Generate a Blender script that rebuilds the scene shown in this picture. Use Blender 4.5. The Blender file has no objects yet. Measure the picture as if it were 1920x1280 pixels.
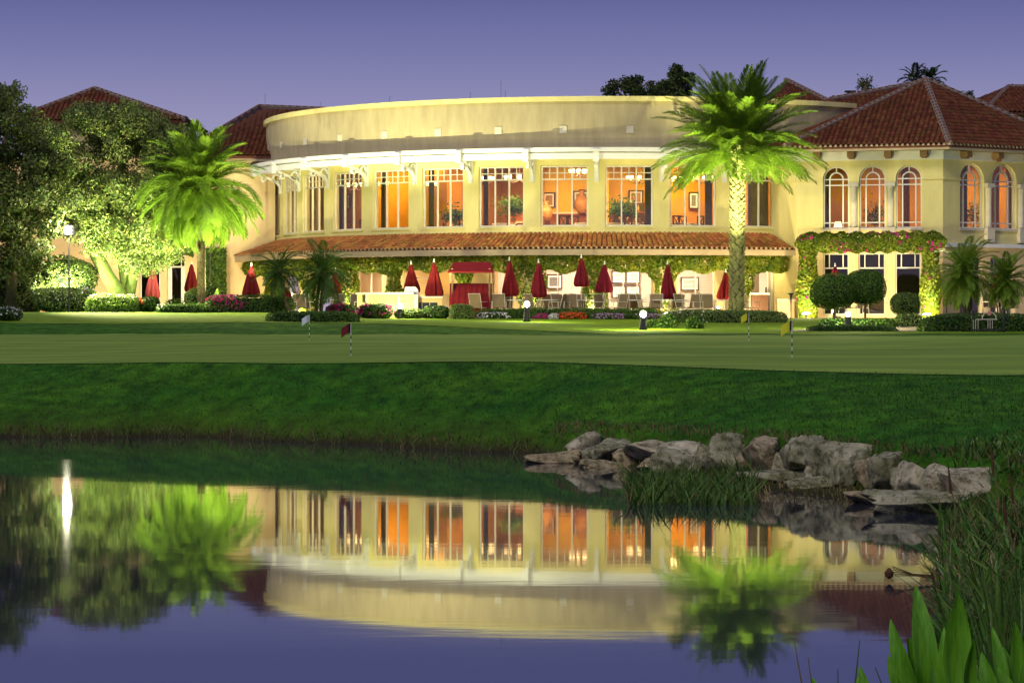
import bpy, math, random
import numpy as np
from mathutils import Vector, Matrix
random.seed(7); rng = np.random.default_rng(11)
PI = math.pi
sc = bpy.context.scene
COL = sc.collection
# ------------------------------------------------------------------ camera, sky, sun, exposure
F = 5016.0                      # focal length in photo pixels (1920 wide)
HC = 1.93                       # camera height over the water
cam_d = bpy.data.cameras.new('camera'); cam = bpy.data.objects.new('camera', cam_d); COL.objects.link(cam)
cam.location = (0, 0, HC); cam.rotation_euler = (PI/2, 0, 0)
cam_d.sensor_width = 36; cam_d.lens = F/1920*36; cam_d.shift_y = -40/1920
cam_d.clip_start = .1; cam_d.clip_end = 4000
sc.camera = cam
W = bpy.data.worlds.new('World'); sc.world = W; W.use_nodes = True
nt = W.node_tree; nt.nodes.clear()
wo = nt.nodes.new('ShaderNodeOutputWorld'); bg = nt.nodes.new('ShaderNodeBackground')
sky = nt.nodes.new('ShaderNodeTexSky'); sky.sky_type = 'NISHITA'; sky.sun_disc = False
sky.sun_elevation = math.radians(-1.0); sky.sun_rotation = math.radians(200); sky.dust_density = 1.5; sky.ozone_density = 6
tc = nt.nodes.new('ShaderNodeTexCoord'); sx = nt.nodes.new('ShaderNodeSeparateXYZ')
rmp = nt.nodes.new('ShaderNodeValToRGB'); mx = nt.nodes.new('ShaderNodeMixRGB'); mx.blend_type = 'ADD'; mx.inputs[0].default_value = .06
nt.links.new(tc.outputs['Generated'], sx.inputs[0]); nt.links.new(sx.outputs['Z'], rmp.inputs[0])
els = rmp.color_ramp.elements
els[0].position = 0.0; els[0].color = (.42, .36, .53, 1)
els[1].position = 1.0; els[1].color = (.13, .145, .27, 1)
for p, c in ((.045, (.37, .335, .54)), (.075, (.295, .282, .485)), (.098, (.19, .198, .40)), (.122, (.112, .124, .312)), (.30, (.10, .115, .27))):
    e = els.new(p); e.color = c + (1,)
nt.links.new(rmp.outputs[0], mx.inputs[1]); nt.links.new(sky.outputs[0], mx.inputs[2])
nt.links.new(mx.outputs[0], bg.inputs[0]); bg.inputs[1].default_value = 1.0
nt.links.new(bg.outputs[0], wo.inputs[0])
sun_d = bpy.data.lights.new('sun', 'SUN'); sun_d.energy = 1.5; sun_d.angle = math.radians(18); sun_d.color = (1, .92, .78)
sun = bpy.data.objects.new('sun', sun_d); COL.objects.link(sun); sun.rotation_euler = (math.radians(46), 0, math.radians(-32))
sc.view_settings.view_transform = 'Standard'; sc.view_settings.look = 'None'
sc.view_settings.exposure = 0; sc.view_settings.gamma = 1; sc.view_settings.use_curve_mapping = False
cy = sc.cycles
cy.use_denoising = True; cy.max_bounces = 6; cy.diffuse_bounces = 2; cy.glossy_bounces = 4; cy.transmission_bounces = 4
cy.transparent_max_bounces = 12; cy.caustics_reflective = False; cy.caustics_refractive = False
cy.sample_clamp_indirect = 3; cy.use_light_tree = True; cy.sample_clamp_direct = 0
# ------------------------------------------------------------------ helpers
def P(px, py, Y): return Vector(((px-960)*Y/F, Y, HC-(py-600)*Y/F))
def PX(px, Y): return (px-960)*Y/F
def PZ(py, Y): return HC-(py-600)*Y/F
MATS = {}
def nodes(name):
    m = bpy.data.materials.new(name); m.use_nodes = True; t = m.node_tree
    return m, t, t.nodes['Principled BSDF']
def mat(name, col, rough=.7, var=.0, scale=3.0, col2=None, bump=0, bscale=40, spec=.3, metal=0, obj_rand=0, island=0, emit=None, es=0, aniso=None):
    """procedural material: noise between col and col2 (or darker/lighter col), optional bump and per-object / per-island variation"""
    if name in MATS: return MATS[name]
    m, t, b = nodes(name); N = t.nodes.new; L = t.links.new
    b.inputs['Roughness'].default_value = rough; b.inputs['Specular IOR Level'].default_value = spec; b.inputs['Metallic'].default_value = metal
    c2 = col2 if col2 else tuple(max(0, c*(1-var)) for c in col)
    tcn = N('ShaderNodeTexCoord'); mp = N('ShaderNodeMapping'); L(tcn.outputs['Object'], mp.inputs[0])
    if aniso: mp.inputs['Scale'].default_value = aniso
    nz = N('ShaderNodeTexNoise'); nz.inputs['Scale'].default_value = scale; nz.inputs['Detail'].default_value = 6; nz.inputs['Roughness'].default_value = .62
    L(mp.outputs[0], nz.inputs['Vector'])
    r = N('ShaderNodeValToRGB'); r.color_ramp.elements[0].position = .32; r.color_ramp.elements[1].position = .68
    r.color_ramp.elements[0].color = tuple(c2)+(1,); r.color_ramp.elements[1].color = tuple(col)+(1,)
    L(nz.outputs['Fac'], r.inputs[0]); out = r.outputs[0]
    if obj_rand or island:
        if island: src = N('ShaderNodeNewGeometry').outputs['Random Per Island']
        else: src = N('ShaderNodeObjectInfo').outputs['Random']
        mr = N('ShaderNodeMapRange'); k = island or obj_rand
        mr.inputs['To Min'].default_value = 1-k; mr.inputs['To Max'].default_value = 1+k; L(src, mr.inputs[0])
        hs = N('ShaderNodeHueSaturation'); L(out, hs.inputs['Color']); L(mr.outputs[0], hs.inputs['Value'])
        m2 = N('ShaderNodeMapRange'); m2.inputs['To Min'].default_value = .5-.03*k*2; m2.inputs['To Max'].default_value = .5+.03*k*2
        fr = N('ShaderNodeMath'); fr.operation = 'FRACT'; ml = N('ShaderNodeMath'); ml.operation = 'MULTIPLY'; ml.inputs[1].default_value = 7.31
        L(src, ml.inputs[0]); L(ml.outputs[0], fr.inputs[0]); L(fr.outputs[0], m2.inputs[0]); L(m2.outputs[0], hs.inputs['Hue'])
        out = hs.outputs[0]
    L(out, b.inputs['Base Color'])
    if bump:
        n2 = N('ShaderNodeTexNoise'); n2.inputs['Scale'].default_value = bscale; n2.inputs['Detail'].default_value = 5
        L(mp.outputs[0], n2.inputs['Vector'])
        bp = N('ShaderNodeBump'); bp.inputs['Strength'].default_value = bump; bp.inputs['Distance'].default_value = .05
        L(n2.outputs['Fac'], bp.inputs['Height']); L(bp.outputs[0], b.inputs['Normal'])
    if emit:
        b.inputs['Emission Color'].default_value = tuple(emit)+(1,); b.inputs['Emission Strength'].default_value = es
    MATS[name] = m; return m
def leafmat(name, col, col2, trans=.35, rough=.55, island=.35, spec=.3, scale=1.2, aniso=None):
    if name in MATS: return MATS[name]
    m = mat(name, col, rough, col2=col2, scale=scale, island=island, spec=spec, aniso=aniso); t = m.node_tree; N = t.nodes.new; L = t.links.new
    b = t.nodes['Principled BSDF']; o = t.nodes['Material Output']
    tr = N('ShaderNodeBsdfTranslucent'); src = b.inputs['Base Color'].links[0].from_socket
    L(src, tr.inputs[0]); ms = N('ShaderNodeMixShader'); ms.inputs[0].default_value = trans
    L(b.outputs[0], ms.inputs[1]); L(tr.outputs[0], ms.inputs[2]); L(ms.outputs[0], o.inputs['Surface'])
    return m
def glow(name, col, s): return mat(name, (.8, .8, .8), emit=col, es=s)
def glass(name, tint=(1, 1, 1), refl=.09):
    m, t, b = nodes(name); N = t.nodes.new; L = t.links.new; o = t.nodes['Material Output']
    tr = N('ShaderNodeBsdfTransparent'); tr.inputs[0].default_value = tint+(1,)
    gl = N('ShaderNodeBsdfGlossy'); gl.inputs['Roughness'].default_value = .02
    ms = N('ShaderNodeMixShader'); fr = N('ShaderNodeLayerWeight'); pw = N('ShaderNodeMath'); pw.operation = 'POWER'; pw.inputs[1].default_value = 5; L(fr.outputs['Facing'], pw.inputs[0])
    ad = N('ShaderNodeMath'); ad.operation = 'MULTIPLY_ADD'; ad.inputs[1].default_value = .8; ad.inputs[2].default_value = refl; L(pw.outputs[0], ad.inputs[0])
    L(ad.outputs[0], ms.inputs[0]); L(tr.outputs[0], ms.inputs[1]); L(gl.outputs[0], ms.inputs[2]); L(ms.outputs[0], o.inputs['Surface'])
    t.nodes.remove(b); return m
def mesh(name, V, Fc, smooth=False):
    me = bpy.data.meshes.new(name); me.from_pydata([tuple(v) for v in V], [], Fc); me.update()
    if smooth: me.shade_smooth()
    return me
class MB:
    def __init__(s): s.v = []; s.f = []
    def add(s, V, Fc):
        o = len(s.v); s.v += [tuple(v) for v in V]; s.f += [tuple(i+o for i in f) for f in Fc]; return s
    def box(s, c, d, rz=0):
        x, y, z = d[0]/2, d[1]/2, d[2]/2; cs, sn = math.cos(rz), math.sin(rz)
        V = []
        for k in (-z, z):
            for i, j in ((-x, -y), (x, -y), (x, y), (-x, y)): V.append((c[0]+i*cs-j*sn, c[1]+i*sn+j*cs, c[2]+k))
        return s.add(V, [(0, 3, 2, 1), (4, 5, 6, 7), (0, 1, 5, 4), (1, 2, 6, 5), (2, 3, 7, 6), (3, 0, 4, 7)])
    def bx(s, x0, x1, y0, y1, z0, z1): return s.box(((x0+x1)/2, (y0+y1)/2, (z0+z1)/2), (x1-x0, y1-y0, z1-z0))
    def tube(s, pts, rad, n=7, cap=True):
        pts = [Vector(p) for p in pts]; V = []; Fc = []
        if not hasattr(rad, '__len__'): rad = [rad]*len(pts)
        u = None
        for i, p in enumerate(pts):
            t = (pts[min(i+1, len(pts)-1)]-pts[max(i-1, 0)]).normalized()
            if u is None: u = t.orthogonal().normalized()
            else:
                u = (u-t*u.dot(t)); u = u.normalized() if u.length > 1e-6 else t.orthogonal().normalized()
            w = t.cross(u)
            for k in range(n):
                a = 2*PI*k/n; V.append(p+(u*math.cos(a)+w*math.sin(a))*rad[i])
        for i in range(len(pts)-1):
            for k in range(n): Fc.append((i*n+k, i*n+(k+1) % n, (i+1)*n+(k+1) % n, (i+1)*n+k))
        if cap: Fc.append(tuple(range(n))[::-1]); Fc.append(tuple((len(pts)-1)*n+k for k in range(n)))
        return s.add(V, Fc)
    def lathe(s, prof, n=16, c=(0, 0, 0), flute=None):
        V = []; Fc = []
        for i, (r, z) in enumerate(prof):
            for k in range(n):
                a = 2*PI*k/n; rr = r*(flute(a, i/(len(prof)-1)) if flute else 1)
                V.append((c[0]+rr*math.cos(a), c[1]+rr*math.sin(a), c[2]+z))
        for i in range(len(prof)-1):
            for k in range(n): Fc.append((i*n+k, i*n+(k+1) % n, (i+1)*n+(k+1) % n, (i+1)*n+k))
        Fc.append(tuple(range(n))[::-1]); Fc.append(tuple((len(prof)-1)*n+k for k in range(n)))
        return s.add(V, Fc)
    def prism(s, poly, y0, y1):           # poly in (x, z), extruded along y
        n = len(poly); V = [(x, y0, z) for x, z in poly]+[(x, y1, z) for x, z in poly]
        Fc = [tuple(range(n)), tuple(range(n, 2*n))[::-1]]+[(i, i+n, (i+1) % n+n, (i+1) % n) for i in range(n)]
        return s.add(V, Fc)
    def ring(s, cx, cz, r0, r1, a0, a1, y0, y1, n=12):   # flat ring sector in xz
        V = []; Fc = []
        for i in range(n+1):
            a = a0+(a1-a0)*i/n; c_, s_ = math.cos(a), math.sin(a)
            V += [(cx+r0*c_, y0, cz+r0*s_), (cx+r1*c_, y0, cz+r1*s_), (cx+r1*c_, y1, cz+r1*s_), (cx+r0*c_, y1, cz+r0*s_)]
        for i in range(n):
            o = i*4
            for k in range(4): Fc.append((o+k, o+(k+1) % 4, o+4+(k+1) % 4, o+4+k))
        Fc += [(0, 3, 2, 1), (n*4, n*4+1, n*4+2, n*4+3)]
        return s.add(V, Fc)
    def arc(s, R0, R1, a0, a1, z0, z1, n=None, z0b=None, z1b=None):
        """curved solid round the hall's axis; z0b/z1b: heights at the inner radius when it slopes"""
        n = n or max(1, int(abs(a1-a0)/.045)); z0b = z0 if z0b is None else z0b; z1b = z1 if z1b is None else z1b
        V = []; Fc = []
        for i in range(n+1):
            a = a0+(a1-a0)*i/n; sn, cs = math.sin(a), math.cos(a)
            V += [(CX+R0*sn, CY-R0*cs, z0b), (CX+R1*sn, CY-R1*cs, z0), (CX+R1*sn, CY-R1*cs, z1), (CX+R0*sn, CY-R0*cs, z1b)]
        for i in range(n):
            o = i*4
            for k in range(4): Fc.append((o+k, o+4+k, o+4+(k+1) % 4, o+(k+1) % 4))
        Fc += [(0, 1, 2, 3), (n*4+3, n*4+2, n*4+1, n*4)]
        return s.add(V, Fc)
CX, CY = 4.468, 129.98
RW = 15.98
def pol(R, a, z=0): return Vector((CX+R*math.sin(a), CY-R*math.cos(a), z))
def ang(px, R):
    lo, hi = -1.45, 1.2
    for _ in range(50):
        m = (lo+hi)/2
        if 960+F*(CX+R*math.sin(m))/(CY-R*math.cos(m)) < px: lo = m
        else: hi = m
    return lo
def link(o, parent=None):
    COL.objects.link(o)
    if parent is not None: o.parent = parent
    return o
def tag(o, label, cat, group=None):
    o['label'] = label; o['category'] = cat
    if group: o['group'] = group
    return o
def thing(name, label, cat, loc, rz=0, group=None):
    o = bpy.data.objects.new(name, None); o.location = loc; o.rotation_euler = (0, 0, rz); o.empty_display_size = .2
    link(o); return tag(o, label, cat, group)
def wloc(o):
    v = Vector(o.location)
    while o.parent is not None: o = o.parent; v = v+Vector(o.location)
    return v
def part(name, mb, m, parent, world=False, smooth=False, loc=None, rz=0, kind=None):
    """one mesh object; world=True: the mesh was made in world coordinates (parents not rotated)"""
    if isinstance(mb, MB):
        V = mb.v
        if world:
            w = wloc(parent) if parent is not None else Vector((0, 0, 0)); V = [(v[0]-w.x, v[1]-w.y, v[2]-w.z) for v in V]
        me = mesh(name, V, mb.f, smooth)
    else: me = mb
    if m is not None and not me.materials: me.materials.append(m)
    o = bpy.data.objects.new(name, me)
    if loc is not None: o.location = loc
    o.rotation_euler = (0, 0, rz)
    if kind: o['kind'] = kind
    return link(o, parent)
def solo(name, mb, m, label, cat, loc=(0, 0, 0), rz=0, group=None, smooth=False):
    o = part(name, mb, m, None, smooth=smooth, loc=loc, rz=rz); return tag(o, label, cat, group)
def copy_tree(o, parent=None):
    c = o.copy(); COL.objects.link(c); c.parent = parent
    for ch in o.children: copy_tree(ch, c)
    return c
def lamp(name, kind, loc, power, col, parent=None, target=None, size=.12, cone=120, blend=.6):
    d = bpy.data.lights.new(name, kind); d.energy = power; d.color = col
    if kind == 'AREA': d.shape = 'DISK'; d.size = size
    else: d.shadow_soft_size = size
    if kind == 'SPOT': d.spot_size = math.radians(cone); d.spot_blend = blend
    o = bpy.data.objects.new(name, d); o.location = loc
    if target is not None: o.rotation_euler = (Vector(target)-Vector(loc)).to_track_quat('-Z', 'Y').to_euler()
    COL.objects.link(o)
    if parent is not None: o.parent = parent; o.matrix_parent_inverse = Matrix.Translation(-wloc(parent))
    return o
def quads(name, A, mats, mi=None, smooth=False):
    """mesh of loose quads from an (n,4,3) array"""
    n = len(A); me = bpy.data.meshes.new(name)
    me.vertices.add(n*4); me.loops.add(n*4); me.polygons.add(n)
    me.vertices.foreach_set('co', A.astype(np.float32).ravel())
    me.loops.foreach_set('vertex_index', np.arange(n*4, dtype=np.int32))
    me.polygons.foreach_set('loop_start', np.arange(0, n*4, 4, dtype=np.int32))
    for m in mats: me.materials.append(m)
    if mi is not None: me.polygons.foreach_set('material_index', np.asarray(mi, dtype=np.int32))
    me.update(calc_edges=True); return me
def unit(v): return v/np.maximum(1e-9, np.linalg.norm(v, axis=1, keepdims=True))
def leafquads(Pt, size, asp=.5, nrm=None, spread=1.0, fold=.0):
    n = len(Pt); size = np.broadcast_to(np.asarray(size, float), (n,))*rng.uniform(.65, 1.3, n)
    d = unit(rng.normal(size=(n, 3)))
    if nrm is not None:
        nn = unit(nrm+rng.normal(size=(n, 3))*.55*spread); d = unit(np.cross(nn, rng.normal(size=(n, 3))))
        s_ = np.cross(nn, d)
    else: s_ = unit(np.cross(d, rng.normal(size=(n, 3))))
    h = size[:, None]/2
    return np.stack([Pt-d*h, Pt+s_*h*asp, Pt+d*h, Pt-s_*h*asp], 1)
def interp(x, a, b): return np.interp(x, a, b)
# ------------------------------------------------------------------ terrain heights
def yn(X): return interp(X, [-10, .4, 4.3, 7.1], [52, 46, 40, 38])
def gz(X, Y):
    X = np.asarray(X, float); Y = np.asarray(Y, float)
    Yw = interp(X, [-60, -8.4, -6.5, -4.9, -2.1, .31, .73, 1.66, 3.57, 4.17, 4.5, 5.5], [43.6, 43.8, 44.4, 44.0, 41.2, 38.7, 36.7, 34.6, 28.2, 26.5, 20, -10])
    Yw = Yw+.25*np.sin(X*2.1)+.12*np.sin(X*5.3+1)
    Xs = interp(Y, [0, 5, 10, 14, 19, 24, 26.5], [-1, 1.2, 2.3, 3.0, 3.7, 4.1, 4.25])
    s = np.where(Y < 26.5, np.maximum(Y-Yw, (X-Xs)*2), Y-Yw)
    Yn = yn(X); zn = interp(X, [-10, .4, 4.3, 7.1], [1.07, 1.19, 1.155, 1.12])
    lip = interp(X, [.3, .9, 3.5, 60], [.02, .28, .44, .46])
    Yb = np.maximum(Yw, interp(X, [.3, .95, 1.33, 1.81, 2.19, 2.67, 3.05, 3.37, 3.77, 4.13, 4.26, 4.4, 4.68, 5.5, 7, 12], [38, 36.6, 36, 35.2, 34.3, 33.2, 32.3, 31.3, 30.2, 29.2, 28.2, 27.6, 27, 25, 22, 18]))
    sb = Y-Yb+.05
    t = np.clip(np.where(X < .5, s, sb)/np.maximum(1, Yn-np.maximum(Yb, 22)), 0, 1)
    zb = .05*np.clip(s/.5, 0, 1)+(lip-.02)*np.clip(sb/.45, 0, 1)+(zn-.03-lip)*np.power(t, interp(X, [0, 2], [.8, .95]))
    zb = np.where(s < 0, np.maximum(-.8, s*.3), zb)
    Yf = 80.0; rgt = np.clip((X+4)/7, 0, 1); Y2 = 87-4*rgt; z2 = 1.84-.34*rgt
    zg = zn+(1.50-.04*rgt-zn)*np.clip((Y-Yn)/(Yf-Yn), 0, 1)
    zf = (1.50-.04*rgt)+(z2-1.50+.04*rgt)*np.clip((Y-Yf)/(Y2-Yf), 0, 1)
    zl = z2+(2.0-z2)*np.clip((Y-Y2)/(108-Y2), 0, 1)
    zl = zl+.24*np.clip((-5.5-X)/4, 0, 1)*np.clip((Y-89)/14, 0, 1)*np.clip((113-Y)/4, 0, 1)
    z = np.where(Y < Yn, zb, np.where(Y < Yf, zg, np.where(Y < Y2, zf, zl)))
    und = .018*np.sin(X*.7+Y*.31)*np.sin(Y*.43+1)+.008*np.sin(X*2.3+1.7*Y)
    return z+und*np.clip(s-1, 0, 1)*np.clip((106-Y)/3, 0, 1)
def g(X, Y): return float(gz(X, Y))
# ------------------------------------------------------------------ materials
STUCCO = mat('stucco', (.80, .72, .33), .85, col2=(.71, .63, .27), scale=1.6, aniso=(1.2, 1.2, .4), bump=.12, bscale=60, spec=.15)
PARA_SHADED = mat('parapet_stucco_shaded', (.50, .42, .255), .88, col2=(.40, .33, .20), scale=2.2, aniso=(1.3, 1.3, .3), bump=.12, bscale=50, spec=.15)  # shade above the cornice is put into this darker stucco colour
STUCCO2 = mat('stucco_warm', (.78, .62, .34), .85, col2=(.70, .54, .29), scale=1.0, bump=.12, bscale=60, spec=.15)
TANW = mat('tan_wall', (.62, .44, .20), .85, col2=(.55, .38, .17), scale=1.5, spec=.1)
WHITE = mat('white_paint', (.84, .85, .84), .5, col2=(.77, .78, .76), scale=2.5, spec=.35)
FRAME = mat('window_frame_paint', (.78, .77, .70), .45, var=.06, spec=.4)
STONE = mat('cast_stone', (.66, .62, .50), .85, col2=(.55, .50, .40), scale=3, bump=.2, bscale=30)
FASCIA = mat('fascia_paint', (.46, .37, .24), .6, col2=(.40, .31, .20), scale=2)
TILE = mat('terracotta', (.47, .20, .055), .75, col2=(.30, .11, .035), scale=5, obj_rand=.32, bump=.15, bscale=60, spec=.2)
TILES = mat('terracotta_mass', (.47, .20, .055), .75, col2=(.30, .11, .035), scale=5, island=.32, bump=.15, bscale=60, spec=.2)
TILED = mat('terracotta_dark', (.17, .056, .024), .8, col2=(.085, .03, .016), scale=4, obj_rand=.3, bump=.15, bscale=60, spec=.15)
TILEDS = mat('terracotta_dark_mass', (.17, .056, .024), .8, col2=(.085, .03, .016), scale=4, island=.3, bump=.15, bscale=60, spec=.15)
PANM = mat('tile_pan', (.14, .05, .03), .9, var=.3)
MORTAR = mat('mortar', (.62, .55, .42), .9, var=.2, scale=8)
HIPM = mat('hip_mortar', (.24, .19, .17), .9, var=.3, scale=8)
TIMBER = mat('timber', (.30, .19, .09), .7, col2=(.20, .12, .06), scale=6, aniso=(1, 8, 1))
DARKM = mat('dark_metal', (.03, .03, .032), .5, var=.2, spec=.4)
STEEL = mat('steel', (.55, .56, .58), .35, var=.1, metal=1)
GLASS = glass('window_glass', (.97, .97, .97), .045)
GLASSD = glass('dark_glass', (.6, .6, .6), .07)
RED = mat('red_canvas', (.19, .015, .022), .85, col2=(.15, .010, .016), scale=5, bump=.15, bscale=30, obj_rand=.12, spec=.1)
PINK = mat('pink_canvas', (.55, .10, .12), .85, col2=(.48, .08, .10), scale=5, bump=.1, bscale=30, spec=.1)
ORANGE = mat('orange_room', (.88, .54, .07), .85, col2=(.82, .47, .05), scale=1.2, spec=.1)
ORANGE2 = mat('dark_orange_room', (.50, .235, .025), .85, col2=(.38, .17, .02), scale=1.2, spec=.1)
CEIL = mat('ceiling_paint', (.55, .42, .30), .9, var=.1)
WOODD = mat('dark_wood', (.07, .030, .014), .45, col2=(.045, .02, .01), scale=7)
WOODR = mat('red_wood', (.30, .09, .03), .45, col2=(.22, .06, .02), scale=7)
CARPET = mat('carpet', (.20, .10, .05), .95, var=.3, scale=9)
CLOTH = mat('table_cloth', (.78, .70, .55), .85, var=.08)
SOFA = mat('red_upholstery', (.50, .08, .02), .85, var=.2)
BLIND = mat('blind_slat', (.50, .44, .36), .6, var=.1)
PINKW = mat('pale_room_wall', (.80, .66, .54), .85, var=.05)
PAVE = mat('patio_paving', (.42, .34, .24), .85, col2=(.32, .26, .18), scale=4, bump=.2)
SAND = mat('path_sand', (.46, .36, .24), .95, col2=(.36, .28, .18), scale=6, bump=.3, bscale=60)
SLING = mat('sling_fabric', (.24, .17, .095), .8, col2=(.19, .135, .075), scale=12, obj_rand=.1)
ALU = mat('bronze_frame', (.12, .085, .055), .45, var=.2, metal=.3)
PALUM = mat('pale_frame', (.60, .55, .45), .45, var=.1)
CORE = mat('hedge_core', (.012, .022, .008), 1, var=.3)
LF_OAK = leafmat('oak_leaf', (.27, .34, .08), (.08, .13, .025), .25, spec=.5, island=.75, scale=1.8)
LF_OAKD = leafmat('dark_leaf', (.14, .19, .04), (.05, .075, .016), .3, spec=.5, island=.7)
LF_HEDGE = leafmat('hedge_leaf', (.085, .17, .022), (.035, .085, .012), .3, island=.5)
LF_HEDGEL = leafmat('pale_hedge_leaf', (.17, .24, .06), (.09, .15, .03), .3)
LF_VINE = leafmat('vine_leaf', (.24, .29, .02), (.06, .14, .012), .4, scale=1.4, island=.5)
LF_PALM = leafmat('palm_leaf', (.20, .31, .03), (.11, .21, .02), .35, island=.2, rough=.45)
LF_PALMD = leafmat('small_palm_leaf', (.07, .14, .025), (.04, .09, .015), .3, island=.2)
LF_BACK = leafmat('far_leaf', (.08, .12, .03), (.03, .05, .012), .2, island=.5)
MAG = leafmat('magenta_bract', (.50, .03, .22), (.38, .02, .20), .35)
WHT = leafmat('white_petal', (.75, .72, .75), (.62, .58, .66), .3)
ORF = leafmat('orange_petal', (.70, .12, .02), (.55, .06, .02), .3)
PUR = leafmat('purple_petal', (.36, .16, .42), (.50, .36, .56), .3)
BARK = mat('bark', (.20, .16, .09), .95, col2=(.12, .09, .05), scale=6, bump=.6, bscale=14)
OBARK = mat('oak_bark', (.13, .19, .035), .95, col2=(.075, .10, .025), scale=5, bump=.7, bscale=12)
PBARK = mat('palm_bark', (.14, .11, .06), .95, col2=(.05, .035, .02), scale=9, bump=.5, bscale=20)
PBOOT = mat('palm_boot', (.26, .27, .11), .9, col2=(.17, .16, .07), scale=9, island=.25)
# ------------------------------------------------------------------ ground, water
def m_grass():
    m, t, b = nodes('rough_turf'); N = t.nodes.new; L = t.links.new
    b.inputs['Roughness'].default_value = .95; b.inputs['Specular IOR Level'].default_value = .08
    tcn = N('ShaderNodeTexCoord')
    def noise(sc_, det=5, ani=None):
        mp = N('ShaderNodeMapping'); L(tcn.outputs['Object'], mp.inputs[0])
        if ani: mp.inputs['Scale'].default_value = ani
        n = N('ShaderNodeTexNoise'); n.inputs['Scale'].default_value = sc_; n.inputs['Detail'].default_value = det; n.inputs['Roughness'].default_value = .65; L(mp.outputs[0], n.inputs['Vector']); return n
    n1 = noise(.35, 4); n2 = noise(3.2, 6, (1, .45, 1)); n3 = noise(14, 4, (1, .5, 1))
    r1 = N('ShaderNodeValToRGB'); r1.color_ramp.elements[0].color = (.026, .125, .009, 1); r1.color_ramp.elements[1].color = (.068, .200, .010, 1)
    r1.color_ramp.elements[0].position = .35; r1.color_ramp.elements[1].position = .65
    L(n1.outputs['Fac'], r1.inputs[0])
    r2 = N('ShaderNodeValToRGB'); r2.color_ramp.elements[0].color = (.28, .30, .30, 1); r2.color_ramp.elements[1].color = (1.45, 1.4, 1.2, 1); r2.color_ramp.elements[0].position = .3; r2.color_ramp.elements[1].position = .72
    L(n2.outputs['Fac'], r2.inputs[0])
    mu = N('ShaderNodeMixRGB'); mu.blend_type = 'MULTIPLY'; mu.inputs[0].default_value = 1; L(r1.outputs[0], mu.inputs[1]); L(r2.outputs[0], mu.inputs[2])
    # bare, drier soil at the water's edge
    sp = N('ShaderNodeSeparateXYZ'); L(tcn.outputs['Object'], sp.inputs[0])
    ad = N('ShaderNodeMath'); ad.operation = 'MULTIPLY_ADD'; ad.inputs[1].default_value = .16; L(n2.outputs['Fac'], ad.inputs[0]); L(sp.outputs['Z'], ad.inputs[2])
    mr = N('ShaderNodeMapRange'); mr.inputs['From Min'].default_value = .10; mr.inputs['From Max'].default_value = .24; L(ad.outputs[0], mr.inputs[0])
    mx_ = N('ShaderNodeMixRGB'); mx_.inputs[1].default_value = (.035, .032, .014, 1); L(mr.outputs[0], mx_.inputs[0]); L(mu.outputs[0], mx_.inputs[2])
    mr2 = N('ShaderNodeMapRange'); mr2.inputs['From Min'].default_value = .12; mr2.inputs['From Max'].default_value = .62; mr2.inputs['To Min'].default_value = .35; L(ad.outputs[0], mr2.inputs[0])
    mo = N('ShaderNodeMixRGB'); mo.inputs[1].default_value = (.060, .075, .010, 1); L(mr2.outputs[0], mo.inputs[0]); L(mu.outputs[0], mo.inputs[2]); L(mo.outputs[0], mx_.inputs[2])
    L(mx_.outputs[0], b.inputs['Base Color'])
    bp = N('ShaderNodeBump'); bp.inputs['Strength'].default_value = 1.0; bp.inputs['Distance'].default_value = .08
    av = N('ShaderNodeMath'); av.operation = 'MULTIPLY_ADD'; av.inputs[1].default_value = .5; L(n3.outputs['Fac'], av.inputs[0]); L(n2.outputs['Fac'], av.inputs[2])
    L(av.outputs[0], bp.inputs['Height']); L(bp.outputs[0], b.inputs['Normal']); return m
TURF = m_grass()
def grid(name, xs, ys, zf, m, smooth=True):
    xs = np.asarray(xs); ys = np.asarray(ys); X, Y = np.meshgrid(xs, ys); Z = zf(X, Y)
    V = np.stack([X, Y, Z], -1).reshape(-1, 3); nx = len(xs); ny = len(ys)
    i = (np.arange(ny-1)[:, None]*nx+np.arange(nx-1)).ravel()
    Fc = np.stack([i, i+1, i+1+nx, i+nx], 1).tolist()
    me = mesh(name, V.tolist(), Fc, smooth); me.materials.append(m); return me
gx = np.concatenate([-np.geomspace(1500, 31, 16), np.arange(-30, -12, .8), np.arange(-12, 12, .22), np.arange(12, 30.1, .8), np.geomspace(31, 1500, 16)])
gy = np.concatenate([np.arange(-40, 10, 4), np.arange(10, 30, .5), np.arange(30, 66, .22), np.arange(66, 112, .6), np.geomspace(113, 2500, 26)])
o = part('ground', grid('ground', gx, gy, gz, TURF), None, None, kind='structure')
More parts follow.
